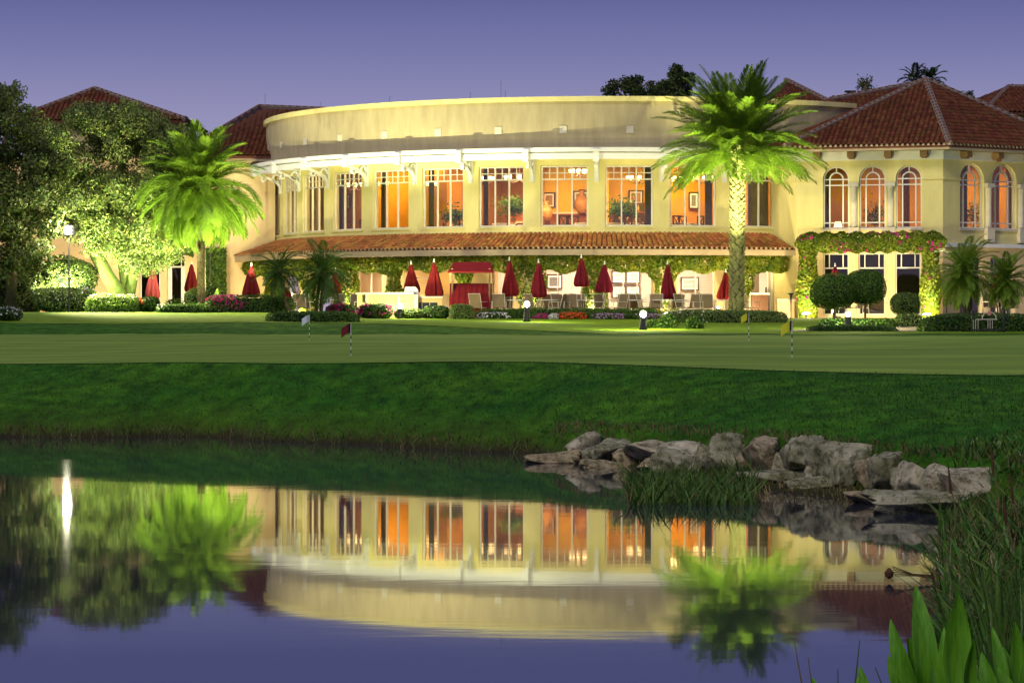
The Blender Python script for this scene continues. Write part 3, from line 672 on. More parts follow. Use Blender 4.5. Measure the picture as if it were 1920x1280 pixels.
    # string course and frieze
L1 = (A1-A0).length; L2 = (A2-A1).length; L3 = (A3-A2).length
for A, B, L, segs in ((A0, A1, L1, [(0, L1)]), (A1, A2, L2, [(0, opsB[0][0]), (opsB[2][1], L2)]), (A2, A3, L3, [(0, opsC[0][0])])):
    rz = math.atan2((B-A).y, (B-A).x); mb = MB()
    for u0, u1 in segs: mb.bx(u0+.004, u1-.004, -.05, .01, 7.83, 7.92)
    part('string_course', mb, STUCCO, wing, loc=A-WL, rz=rz)
    part('frieze', MB().bx(-.02, L+.02, -.06, .02, 8.66, 9.04), WHITE, wing, loc=A-WL, rz=rz)
part('ledge', MB().bx(.02, L3, -.16, .02, 5.0, 5.16), WHITE, wing, loc=A2-WL, rz=rzC)
for A, B, rz, ops in ((A1, A2, rzB, gB), (A2, A3, rzC, gC)):
    for k, (u0, u1, za, zb, _) in enumerate(ops):
        w = u1-u0-.012; h = zb-za-.004; f = MB(); b = .05
        f.bx(-w/2, -w/2+b, 0, .09, 0, h).bx(w/2-b, w/2, 0, .09, 0, h).bx(-w/2+b, w/2-b, 0, .09, 0, b).bx(-w/2+b, w/2-b, 0, .09, h-b, h)
        zt = h-.62; f.bx(-w/2+b, w/2-b, .005, .085, zt-.03, zt+.03); cells = [(-w/2+b, w/2-b, b, zt-.03)]
        xs_ = [-w/2+b, -w*.27, w*.27, w/2-b]
        for x in xs_[1:3]: f.bx(x-.022, x+.022, .01, .08, zt+.03, h-b)
        cells += [(xs_[0], xs_[1]-.022, zt+.03, h-b), (xs_[1]+.022, xs_[2]-.022, zt+.03, h-b), (xs_[2]+.022, xs_[3], zt+.03, h-b)]
        add_window(wing, (f, cells), along(A, B, (u0+u1)/2, za+.002, .13), rz, pm=GLASSD)
# inside of the wing
part('floor', MB().add([A0+Vector((.5, .5, 5.3)), A1+Vector((.1, .5, 5.3)), A2+Vector((-.1, .6, 5.3)), A3+Vector((0, .6, 5.3)), Vector((23, 126, 5.3)), Vector((11.5, 126, 5.3))], [(0, 1, 2, 3, 4, 5)]), CARPET, wing, world=True)
part('ceiling', MB().add([A0+Vector((.5, .5, 8.9)), A1+Vector((.1, .4, 8.9)), A2+Vector((-.1, .5, 8.9)), A3+Vector((0, .5, 8.9)), Vector((23, 126, 8.9)), Vector((11.5, 126, 8.9))], [(0, 1, 2, 3, 4, 5)]), WOODR, wing, world=True)
part('back_wall', MB().bx(11, 26, 119.0, 119.2, 5.3, 8.9), ORANGE2, wing, world=True)
part('back_wall', MB().bx(11, 26, 117, 117.2, 1.9, 5.2), mat('dark_room', (.34, .28, .24), .9, var=.2), wing, world=True)
for k in range(7): part('ceiling_beam', MB().bx(12.6+k*1.6, 12.78+k*1.6, 113.5, 118.9, 8.66, 8.88), WOODR, wing, world=True)
for px, m_ in ((1550, CURT), (1700, CURTO), (1868, CURTO), (1898, CURTO), (1808, CURT)):
    x = PX(px, 114.6); V = []
    for i in range(13): V += [(x-.2+i*.033, 114.9+.06*math.sin(i*2.2), 5.35), (x-.2+i*.033, 114.9+.06*math.sin(i*2.2), 8.7)]
    part('curtain', MB().add(V, [(2*i, 2*i+2, 2*i+3, 2*i+1) for i in range(12)]), m_, wing, world=True)
# roof of the wing
AP = P(1735, 151, 118.0); ZEV = 9.24
def off(A, B, C, d=.75):     # eave corner outside B
    n1 = (B-A).normalized(); n2 = (C-B).normalized(); o1 = Vector((n1.y, -n1.x, 0)); o2 = Vector((n2.y, -n2.x, 0)); b = (o1+o2).normalized(); return B+b*(d/max(.4, b.dot(o1)))
E1 = off(A0, A1, A2); E2 = off(A1, A2, A3); E0 = A0+(E1-A1)*1.0; E3 = A3+Vector((.35, -.7, 0))+(A3-A2).normalized()*1.2
E0, E1, E2, E3 = [Vector((e.x, e.y, ZEV)) for e in (E0, E1, E2, E3)]
EB = Vector((E3.x+.5, 124, ZEV)); EW = Vector((E0.x, 124, ZEV))
wr = part('tile_roof', MB().add(*roof_sheet([E1, E2, AP])).add(*roof_sheet([E2, E3, AP])).add(*roof_sheet([E0, E1, AP])).add(*roof_sheet([E3, EB, AP])).add(*roof_sheet([EW, E0, AP])), PANM, wing, world=True)
pl = []
for A, B in ((E1, E2), (E2, E3), (E0, E1)):
    q, nn = plane_tiles([A, B, AP], A, B, .215, .34, prio=lambda p: p.z+abs(p.x-17)*.15); pl += q
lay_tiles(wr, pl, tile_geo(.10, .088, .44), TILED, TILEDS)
for e in (E1, E2, E3): hip_cap(wr, e, AP, TILEDS)
for A, B in ((E0, E1), (E1, E2), (E2, E3)):
    d = B-A; L = d.length; rz = math.atan2(d.y, d.x); n = int(L/.215); ax = d.normalized()
    mb = MB()
    for k in range(n+1): q = A+ax*(k*L/n); mb.box((q.x, q.y, ZEV+.01), (.10, .05, .09), rz)
    part('eave_mortar', mb, MORTAR, wr, world=True)
    part('fascia', MB().bx(0, L, .01, .10, 9.02, ZEV-.03), FASCIA, wing, loc=Vector((A.x, A.y, 0))-WL, rz=rz)
    part('soffit', MB().bx(0, L, .10, .9, 9.055, 9.10), FASCIA, wing, loc=Vector((A.x, A.y, 0))-WL, rz=rz)
def corbel(A, B, rz, px):
    u = U(A, B, px); mb = MB().prism([(-.15, 0), (.15, 0), (.15, .26), (-.15, .26)], -.5, -.06).prism([(-.11, -.05), (.11, -.05), (.11, -.003), (-.11, -.003)], -.36, -.06)
    part('corbel', mb, TIMBER, wing, loc=along(A, B, u, 8.76, 0), rz=rz)
for px in (1534, 1598, 1667, 1734): corbel(A1, A2, rzB, px)
for px in (1803, 1862, 1922): corbel(A2, A3, rzC, px)
part('lightning_rod', MB().tube([AP, AP+Vector((0, 0, .75))], .008, 4), DARKM, wing, world=True)
# ------------------------------------------------------------------ buildings behind
def roof_building(name, label, loc, body, planes, caps, wallm=STUCCO, extra=None):
    """body boxes (x0,x1,y0,y1,z0,z1); planes = (poly, A, B)"""
    t = thing(name, label, 'building', loc)
    mb = MB()
    for b in body: mb.bx(*b)
    part('wall', mb, wallm, t, world=True)
    sh = MB()
    for poly, A, B in planes: sh.add(*roof_sheet(poly))
    r = part('tile_roof', sh, PANM, t, world=True); pl = []
    for poly, A, B in planes: pl += plane_tiles(poly, A, B, .225, .36, prio=lambda p: p.y+abs(p.x)*.01)[0]
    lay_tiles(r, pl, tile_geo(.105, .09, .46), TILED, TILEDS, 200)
    for p0, p1 in caps: hip_cap(r, p0, p1, TILEDS)
    return t
# rear roof between hall and wing
b_, c_, d_ = P(1735, 155, 124), P(1760, 250, 119.6), P(1470, 250, 119.6)
nn_ = (c_-d_).cross(b_-d_); ray = P(1556, 189, 100)-Vector((0, 0, HC)); a_ = Vector((0, 0, HC))+ray*((d_-Vector((0, 0, HC))).dot(nn_)/ray.dot(nn_))
rb = roof_building('tiled_building', 'low ridged tile roof rising behind the hall toward the octagonal wing', (15, 124, 2), [(11.8, 19, 120.3, 126, 2, 8.9)],
                   [([d_, c_, b_, a_], d_, c_), ([P(1428, 196, 126), P(1562, 196, 126), P(1474, 152, 130)], P(1428, 196, 126), P(1562, 196, 126))], [(a_, b_), (P(1562, 196, 126), P(1474, 152, 130))])
q = P(1594, 178, 123.6); ch = part('chimney', MB().bx(q.x-.2, q.x+.2, q.y-.2, q.y+.2, q.z-.6, q.z+.05), STUCCO, rb, world=True)
part('chimney_cap', MB().bx(q.x-.24, q.x+.24, q.y-.24, q.y+.24, q.z+.12, q.z+.18).bx(q.x-.15, q.x+.15, q.y-.15, q.y+.15, q.z+.05, q.z+.12), DARKM, ch, world=True)
a_, b_, c_ = P(1890, 165, 134), P(2050, 165, 134), P(1822, 192, 131)
ra = [P(1845, 211, 128), P(2120, 211, 128), P(2050, 165, 134), P(1890, 165, 134)]; rb2 = [P(1790, 205, 140), P(1845, 211, 128), P(1890, 165, 134)]
roof_building('tiled_building', 'red tile roof peeking over the shoulder of the octagonal roof at the frame edge', (26, 132, 2), [(24, 31, 129, 138, 2, PZ(213, 129))], [(ra, ra[0], ra[1]), (rb2, rb2[0], rb2[1])], [(ra[0], ra[3]), (ra[3], ra[2])])
# left buildings
lw_y = 126.5
leftw = thing('clubhouse_wing', 'cream clubhouse wall with doors and ivy behind the lit oak and palm', 'building', (PX(300, lw_y), lw_y, 2.0))
LL = Vector(leftw.location)
XA, XB = PX(-120, lw_y), PX(516, lw_y)
ops = [(PX(262, lw_y), PX(301, lw_y), 2.1, 5.0), (PX(313, lw_y), PX(348, lw_y), 2.05, 5.0)]
mb = MB(); u = XA
for x0, x1, z0, z1 in ops:
    mb.bx(u, x0, lw_y, lw_y+.3, 1.9, 9.6); mb.bx(x0, x1, lw_y, lw_y+.3, z1, 9.6); mb.bx(x0, x1, lw_y, lw_y+.3, 1.9, z0); u = x1
mb.bx(u, XB, lw_y, lw_y+.3, 1.9, 9.6)
part('wall', mb, STUCCO2, leftw, world=True)
part('string_course', MB().bx(XA, XB, lw_y-.05, lw_y-.002, 7.86, 7.94), STUCCO2, leftw, world=True)
part('wall', MB().bx(XA, XB-3, lw_y+3, lw_y+3.3, 1.9, 5.4), mat('dark_room2', (.12, .09, .06), .9, var=.2), leftw, world=True)
for k, (x0, x1, z0, z1) in enumerate(ops):
    w = x1-x0-.01; h = z1-z0-.004; f = MB(); b = .07
    f.bx(-w/2, -w/2+b, 0, .09, 0, h).bx(w/2-b, w/2, 0, .09, 0, h).bx(-w/2+b, w/2-b, 0, .09, 0, b).bx(-w/2+b, w/2-b, 0, .09, h-b, h)
    zt = h-.55; f.bx(-w/2+b, w/2-b, .005, .085, zt-.04, zt+.04); q = w*.26
    for x in (-q, q): f.bx(x-.025, x+.025, .01, .08, zt+.04, h-b)
    cells = [(-w/2+b, -q-.025, zt+.04, h-b), (-q+.025, q-.025, zt+.04, h-b), (q+.025, w/2-b, zt+.04, h-b)]
    if k: f.bx(-w/2+b, -w/2+.22, .01, .08, b, zt-.04).bx(w/2-.22, w/2-b, .01, .08, b, zt-.04).bx(-w/2+.22, w/2-.22, .01, .08, b, .35); cells.append((-w/2+.22, w/2-.22, .35, zt-.04))
    else: cells.append((-w/2+b, w/2-b, b, zt-.04))
    add_window(leftw, (f, cells), Vector(((x0+x1)/2, lw_y+.1, z0+.002))-LL, 0, 'glass_door' if k else 'window', pm=GLASSD)
# roof over it
e0, e1 = P(372, 300, 126.0), P(520, 300, 126.0); e0.z = e1.z = 9.7
rl = part('tile_roof', MB().add(*roof_sheet([Vector((e0.x-1, 125.8, 9.65)), Vector((e1.x+2, 125.8, 9.65)), P(610, 207, 134), P(486, 202, 134)])).add(*roof_sheet([Vector((e0.x-1, 136, 9.65)), Vector((e0.x-1, 125.8, 9.65)), P(486, 202, 134)])), PANM, leftw, world=True)
A = Vector((e0.x-1, 125.8, 9.65)); B = Vector((e1.x+2, 125.8, 9.65)); C = P(610, 207, 134); D = P(486, 202, 134); E = Vector((e0.x-1, 136, 9.65))
pl = plane_tiles([A, B, C, D], A, B, .225, .36, prio=lambda p: -p.x)[0]+plane_tiles([E, A, D], E, A, .225, .36, prio=lambda p: 50)[0]
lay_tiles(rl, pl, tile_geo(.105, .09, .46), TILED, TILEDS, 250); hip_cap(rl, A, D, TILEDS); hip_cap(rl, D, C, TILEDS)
part('fascia', MB().bx(A.x, XB+.3, 125.85, 125.98, 9.4, 9.6), FASCIA, leftw, world=True)
q = P(497, 203, 133); part('lightning_rod', MB().tube([q, q+Vector((0, 0, .75))], .01, 4), DARKM, leftw, world=True)
apx = P(178, 168, 137); l_, r_ = P(22, 216, 133), P(350, 222, 133); zz = r_.z-.1
l_.z = r_.z = zz; lb, rb_ = Vector((l_.x, 142, zz)), Vector((r_.x, 142, zz))
ty = roof_building('tiled_building', 'tall cream building with shallow hipped tile roof above the oak', (-22, 137, 2), [(l_.x+.5, r_.x-.5, 133.6, 141.5, 2, zz-.05)],
                   [([l_, r_, apx], l_, r_), ([r_, rb_, apx], r_, rb_), ([lb, l_, apx], lb, l_)], [(l_, apx), (r_, apx)])
for px in (598, 728, 880, 938, 946, 516):
    a = ang(px, 16.2) if px > 530 else -1.3
    q = pol(16.1, a, 11.42); h = .32 if px not in (938,) else .75
    part('lightning_rod', MB().tube([q, q+Vector((0, 0, h))], .01, 4), DARKM, hall, world=True)
# ------------------------------------------------------------------ hedges, shrubs, flowers
def surf_points(n, a, b, c, p):
    """points and normals on the upper part of a super-ellipsoid, spread by area of its box"""
    w = np.array([b*c, b*c, a*c, a*c, a*b]); f = rng.choice(5, n, p=w/w.sum()); q = rng.uniform(-1, 1, (n, 3))
    q[f == 0, 0] = 1; q[f == 1, 0] = -1; q[f == 2, 1] = -1; q[f == 3, 1] = 1; q[f == 4, 2] = 1
    r = np.power((np.abs(q)**p).sum(1), -1/p); Q = q*r[:, None]
    N = np.sign(Q)*np.abs(Q)**(p-1)/np.array([a, b, c]); return Q*np.array([a, b, c]), unit(N)
def lump(x, y, z, seed): return .5*np.sin(x*3.1+seed)*np.sin(y*2.7+seed*2)+.5*np.sin(z*4.3+x*1.7+seed*3)
def hedge(name, label, cat, px0, px1, py0, py1, Y, depth=1.0, p=6, m=None, leaf=.075, dens=520, flower=None, fl=0, fl_top=.0, group=None, wob=.05, base=None, fsize=.07, fregion=None):
    x0, x1 = PX(px0, Y), PX(px1, Y); a = (x1-x0)/2; b = depth/2; cx = (x0+x1)/2; cyy = Y+b
    z0 = g(cx, Y) if base is None else base
    if py1 is not None and base is None: z0 = min(z0, PZ(py1, Y)) if PZ(py1, Y) < z0 else z0
    zt = PZ(py0, Y); h = max(.15, zt-z0); lower = p <= 3
    c = h/2 if lower else h; zc = h/2 if lower else 0
    area = (4*a*c+4*b*c+4*a*b); n = int(min(26000, max(900, area*dens)))
    sd = random.random()*10
    Q, N = surf_points(n, a, b, c, p)
    if lower:
        half = rng.random(n) < .45; Q[half, 2] *= -1; N[half, 2] *= -1
    k = 1+wob*lump(Q[:, 0], Q[:, 1], Q[:, 2], sd)[:, None]-rng.exponential(.03, (n, 1))+(rng.random((n, 1)) < .05)*rng.exponential(.05, (n, 1))
    Q = Q*k; Q[:, 2] = Q[:, 2]+zc if lower else np.abs(Q[:, 2])
    A = leafquads(Q, leaf, .55, N)
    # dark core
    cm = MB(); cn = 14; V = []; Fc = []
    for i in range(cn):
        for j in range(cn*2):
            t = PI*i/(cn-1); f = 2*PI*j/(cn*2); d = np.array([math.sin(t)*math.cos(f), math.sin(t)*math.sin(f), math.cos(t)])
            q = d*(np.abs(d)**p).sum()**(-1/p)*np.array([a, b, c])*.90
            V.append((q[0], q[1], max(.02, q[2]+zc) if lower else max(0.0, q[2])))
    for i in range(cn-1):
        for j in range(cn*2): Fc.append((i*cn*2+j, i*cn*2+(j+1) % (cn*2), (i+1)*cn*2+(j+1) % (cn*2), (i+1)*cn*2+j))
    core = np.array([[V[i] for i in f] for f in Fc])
    me = quads(name, np.concatenate([A, core]), [m or LF_HEDGE, CORE], [0]*n+[1]*len(core))
    o = part(name, me, None, None, loc=(cx, cyy, z0)); tag(o, label, cat, group)
    if base is not None and base-g(cx, cyy) > .08: part('stem', MB().tube([(0, 0, g(cx, cyy)-z0-.05), (.02, 0, h*.3)], .05, 7), BARK, o)
    if flower is not None and fl:
        nf = int(n*fl); Q2, N2 = surf_points(nf, a*1.02, b*1.03, c*1.02, p)
        Q2[:, 2] = Q2[:, 2]+zc if lower else np.abs(Q2[:, 2])
        keep = (Q2[:, 2] > fl_top*h) & (Q2[:, 1] < b*.6)
        if fregion: keep &= (Q2[:, 0]/a > fregion[0]) & (Q2[:, 0]/a < fregion[1])
        keep &= (lump(Q2[:, 0]*1.7, Q2[:, 1], Q2[:, 2]*1.5, sd+3) > -.25)
        Q2 = Q2[keep]; N2 = N2[keep]
        if len(Q2):
            A2 = leafquads(Q2, fsize, .9, N2); f_ = part('blossom', quads('blossom', A2, [flower]), None, o); f_['kind'] = 'stuff'
    return o
HG = 'clipped hedges round the terrace'
hedge('hedge', 'pale flowering clipped hedge block beside the oak trunk', 'hedge', 156, 258, 551, 590, 107, 1.6, 5, LF_HEDGEL, flower=WHT, fl=.06, fl_top=.8, group=HG)
hedge('hedge', 'dark clipped hedge block with white flowers in front of the glass door', 'hedge', 290, 388, 569, 601, 104.5, 1.2, 7, LF_HEDGE, flower=WHT, fl=.10, fl_top=.1, group=HG, fregion=(-1, -.6))
hedge('hedge', 'tall dark hedge topped with magenta bougainvillea left of the small palms', 'hedge', 383, 548, 554, 600, 105, 1.6, 7, LF_HEDGE, flower=MAG, fl=.16, fl_top=.45, group=HG, fsize=.1, fregion=(-1, .0))
hedge('hedge', 'long low dark hedge at the foot of the small palms', 'hedge', 495, 672, 584, 607, 90, 1.5, 5, LF_HEDGE, group=HG)
hedge('bougainvillea', 'magenta bougainvillea mound right of the small palms', 'shrub', 608, 672, 570, 600, 104, 1.2, 2.6, LF_HEDGE, flower=MAG, fl=.35, fl_top=.3, fsize=.1)
hedge('shrub', 'loose pink flowering shrub in front of the bar counter', 'shrub', 668, 738, 569, 600, 104.5, 1.2, 2.6, LF_HEDGE, flower=MAG, fl=.14, fl_top=.3, fsize=.09, wob=.14)
hedge('shrub', 'low green shrub beside the lamp by the bar counter', 'shrub', 735, 795, 578, 599, 105, 1.2, 2.5, LF_HEDGEL, wob=.12)
hedge('shrub', 'dark shrub with white flowers left of the round hedge', 'shrub', 790, 846, 572, 599, 105.4, 1.1, 2.6, LF_HEDGE, flower=WHT, fl=.06, fl_top=.2, wob=.12)
hedge('hedge', 'rounded clipped hedge block in front of the red canopy swing', 'hedge', 842, 889, 569, 598, 105, 1.2, 4, LF_HEDGEL, group=HG)
hedge('hedge', 'long low terrace hedge running in front of the dining chairs', 'hedge', 890, 1250, 578, 600, 106.3, 1.0, 7, LF_HEDGE, group=HG)
hedge('hedge', 'long curved hedge wrapping the base of the tall palm', 'hedge', 1244, 1482, 581, 609, 99, 2.2, 5, LF_HEDGEL, group=HG, flower=WHT, fl=.03, fl_top=.1, fregion=(-1, -.3))
for nm, lb, x0, x1, y0, m_, k in (('white_flower_bed', 'white flowers in the bed under the long terrace hedge', 893, 958, 586, WHT, .25), ('magenta_flower_bed', 'magenta flowers beside the middle lawn lamp', 998, 1028, 588, MAG, .5), ('white_flower_bed', 'small pale flowers left of the orange blooms', 1028, 1048, 588, WHT, .4), ('orange_flower_bed', 'orange flowers under the long terrace hedge', 1046, 1100, 586, ORF, .5), ('purple_flower_bed', 'pale purple flowers under the long terrace hedge', 1110, 1175, 588, PUR, .45), ('purple_flower_bed', 'deep purple flowers near the right lawn lamp', 1165, 1240, 588, PUR, .4)):
    hedge(nm, lb, 'flowers', x0, x1, y0, 598, 105.6, .5, 3, LF_HEDGE, leaf=.06, flower=m_, fl=k, fsize=.075, wob=.1)
hedge('topiary', 'wide clipped topiary ball on the side toward the hall', 'topiary', 1524, 1612, 512, 588, 105.5, 1.7, 2.4, LF_HEDGE, group='clipped topiary balls', base=2.35, dens=800, wob=.06)
hedge('topiary', 'taller clipped topiary ball nearer the square vine frame corner', 'topiary', 1588, 1666, 503, 580, 106.0, 1.6, 2.4, LF_HEDGE, group='clipped topiary balls', base=2.5, dens=800, wob=.07)
hedge('topiary', 'small bright clipped ball beside the bright uplight', 'topiary', 1672, 1730, 547, 592, 106, 1.1, 2.3, LF_HEDGEL, group='clipped topiary balls', base=2.1, dens=800)
hedge('hedge', 'small cube hedge under the bright clipped ball', 'hedge', 1682, 1730, 588, 614, 92, .8, 5, LF_HEDGEL, group=HG)
hedge('hedge', 'upper tier of dark hedge under the topiary balls', 'hedge', 1542, 1686, 597, 616, 90.5, 1.5, 6, LF_HEDGE, group=HG)
hedge('hedge', 'lower tier of dark hedge facing the green below the topiary', 'hedge', 1518, 1688, 610, 628, 86, 1.3, 6, LF_HEDGE, group=HG)
hedge('hedge', 'tall dark hedge behind the bag rack beneath the right palms', 'hedge', 1728, 1990, 588, 630, 85.5, 1.3, 6, LF_HEDGE, group=HG, wob=.07)
hedge('shrub', 'pale bushy shrub under the bright flood lamp', 'shrub', 55, 180, 537, 588, 110, 2.4, 2.8, LF_HEDGEL, flower=WHT, fl=.05, fl_top=.5, wob=.13)
hedge('shrub', 'rounded leafy shrub behind the pale bush', 'shrub', 62, 170, 480, 560, 114, 2.4, 2.4, LF_HEDGEL, wob=.14, leaf=.11, base=2.4)
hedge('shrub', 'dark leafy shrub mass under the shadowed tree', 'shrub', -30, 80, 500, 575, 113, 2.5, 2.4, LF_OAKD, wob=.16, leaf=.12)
hedge('shrub', 'small dark mound with white flowers at the lawn edge', 'shrub', -16, 36, 575, 600, 90, 1.1, 2.3, LF_HEDGE, flower=WHT, fl=.12, fl_top=.2)
hedge('shrub', 'loose bright shrub at the foot of the lit palm', 'shrub', 342, 424, 534, 575, 113.5, 1.6, 2.5, LF_HEDGEL, wob=.15, leaf=.1, base=2.02)
hedge('orange_flower_bed', 'orange flower mound between the pale hedge and the dark hedge', 'flowers', 257, 298, 555, 586, 107.5, 1.0, 2.5, LF_HEDGE, flower=ORF, fl=.4, fl_top=.55, fsize=.09, wob=.1)
for px, Y, h, lb in ((1255, 90, .42, 'young upright dark plant right of the right lawn lamp'), (1302, 89, .36, 'low spreading dark plant on the lawn before the curved hedge'), (1223, 90.5, .25, 'small dark plant close behind the right lawn lamp')):
    x = PX(px, Y); z = g(x, Y); n = 420; r = rng.uniform(0, .42, n)**.7*.62; a = rng.uniform(0, 2*PI, n); Q = np.stack([r*np.cos(a), r*np.sin(a)*.8, rng.uniform(.0, 1, n)*h*(1.25-r*1.3)], 1)
    o = part('young_plant', quads('young_plant', leafquads(Q, .13, .4), [LF_HEDGE]), None, None, loc=(x, Y, z)); tag(o, lb, 'plant', 'young plants on the lawn')
    part('stem', MB().tube([(0, 0, -.02), (0, 0, h*.8)], .012, 5), BARK, o)
# ------------------------------------------------------------------ vines on the terrace frames
def vine(name, label, pts, nrm, size, loc, flower=None, ff=.0, mats=None, cat='vine', group=None):
    loc = np.array(loc); A = leafquads(np.asarray(pts)-loc, size, .75, nrm)
    o = part(name, quads(name, A, mats or [LF_VINE]), None, None, loc=tuple(loc)); tag(o, label, cat, group)
    if flower is not None:
        idx = rng.random(len(pts)) < ff; q = np.asarray(pts)[idx]
        q = q[lump(q[:, 0]*1.1, q[:, 1], q[:, 2]*1.2, 2.2) > .12]; nn = np.tile([0, -1, 0.2], (len(q), 1))
        if len(q): f_ = part('blossom', quads('blossom', leafquads(q-loc+np.array([0, -.06, 0]), .14, .9, nn), [flower]), None, o); f_['kind'] = 'stuff'
    return o
VG = 'vines on the terrace columns'
def beam_pts(a0, a1, n, R=17.22, z0=4.12, z1=4.72):
    a = rng.uniform(a0, a1, n); th = rng.uniform(0, 2*PI, n); rr = .34+.08*rng.random(n)
    drop = .05*(1+np.sin(a*37))+.04*(1+np.sin(a*91+1))
    R_ = R-rr*np.cos(th)*-1*.9; z = (z0+z1)/2+.02+(.26+drop*np.where(np.sin(th) < 0, 1.5, .0))*np.sin(th)
    z = np.minimum(z, 4.66)
    P_ = np.stack([CX+R_*np.sin(a), CY-R_*np.cos(a), z], 1); N_ = np.stack([np.sin(a), -np.cos(a), np.sin(th)*.6], 1); return P_, N_
Pb, Nb = beam_pts(-1.58, .43, 26000); p = pol(17.2, -.1, 4.3)
vine('beam_vine', 'leafy vine garland running along the curved beam under the low tile roof', Pb, Nb, .15, p, group='vines on the terrace frames')
VL = ['near the umbrella at the far end of the terrace', 'between the two small palms', 'right of the larger small palm', 'beside the bar counter', 'behind the red canopy swing', 'between the two umbrellas behind the middle lamp', 'between the raised umbrella and the picture window', 'behind the umbrella with the bright uplight', 'just behind the tall palm trunk']
for i, px in enumerate(VCOL):
    a = ang(px, 17.3); n = 1700; th = rng.uniform(0, 2*PI, n); z = rng.uniform(2.05, 4.45, n); wd = [.42, .42, .4, .42, .3, .62, .45, .55, .5][i]
    full = .75+.35*np.sin(z*3+i*2)+.25*rng.random(n)+np.clip(z-3.6, 0, 1)*.5
    loc_ = np.stack([wd*np.cos(th)*full, -.34*np.sin(th)*full], 1)
    c_, s_ = math.cos(a), math.sin(a); q = pol(17.2, a)
    Pp = np.stack([q.x+loc_[:, 0]*c_-loc_[:, 1]*s_, q.y+loc_[:, 0]*s_+loc_[:, 1]*c_, z], 1); Nn = np.stack([np.cos(th), -np.sin(th), 0*th], 1)
    vine('column_vine', 'leafy vine climbing the terrace column '+VL[i], Pp, Nn, .15, (q.x, q.y, 2.0), group=VG)
# square frame of bougainvillea round the wing's ground-floor windows (> timber posts and beam)
pg = thing('vine_pergola', 'square timber frame over the wing windows beneath the bougainvillea', 'pergola', (PX(1632, 111.3), 111.3, 2.0))
def frame_pt(px, dy=0): Y = 112.55-(px-1493)/275*1.65-.55+dy; return Vector((PX(px, Y), Y, 0))
for px in (1514, 1745):
    q = frame_pt(px); part('post', MB().box((q.x, q.y, 3.5), (.28, .28, 2.96)), TIMBER, pg, world=True)
q0, q1 = frame_pt(1500), frame_pt(1762); part('beam', MB().tube([(q0.x, q0.y, 5.14), (q1.x, q1.y, 5.14)], .15, 4), TIMBER, pg, world=True)
n = 6000; t = rng.uniform(1493, 1773, n); Q = np.array([frame_pt(x) for x in t]); th = rng.uniform(0, 2*PI, n); edge = np.clip(np.minimum(t-1490, 1776-t)/14, .3, 1)
Q[:, 1] -= .3*np.sin(th); Q[:, 2] = 5.16+.40*np.cos(th)*edge*(1+.12*np.sin(t*.22)); N_ = np.stack([0*t, -np.sin(th), np.cos(th)], 1)
vine('bougainvillea', 'bougainvillea across the top of the square frame with a magenta patch', Q, N_, .13, tuple(frame_pt(1632)+Vector((0, 0, 5.1))), MAG, .035, [LF_VINE], 'vine')
for px, wd, lb, fq in ((1515, .44, 'bougainvillea covering the frame post beside the hall', .03), (1745, .40, 'bougainvillea covering the frame post beside the right palms', .015)):
    n = 3600; th = rng.uniform(0, 2*PI, n); z = rng.uniform(2.05, 5.2, n); full = .8+.15*np.sin(z*2.5)+.2*rng.random(n); q = frame_pt(px)
    Pp = np.stack([q.x+wd*np.cos(th)*full, q.y-.3*np.sin(th)*full, z], 1); vine('bougainvillea', lb, Pp, np.stack([np.cos(th), -np.sin(th), 0*th], 1), .13, (q.x, q.y, 2.0), MAG, fq)
# ivy on the left wing
n = 3400; x = rng.uniform(PX(242, 126.3), PX(362, 126.3), n); z = rng.uniform(5.02, 5.55, n)-.15*rng.random(n)*(1+np.sin(x*5)); vine('wall_ivy', 'dark ivy above the door and window behind the oak', np.stack([x, 126.3-.15*rng.random(n), z], 1), np.tile([0, -1, 0.], (n, 1)), .15, (PX(300, 126.3), 126.3, 5.0), mats=[LF_HEDGE])
n = 2600; x = rng.uniform(PX(386, 126.3), PX(424, 126.3), n); z = rng.uniform(2.05, 5.3, n); vine('wall_ivy', 'ivy column on the wall right of the lit palm trunk', np.stack([x, 126.3-.2*rng.random(n), z], 1), np.tile([0, -1, 0.], (n, 1)), .15, (PX(405, 126.3), 126.3, 2.0), mats=[LF_HEDGE])
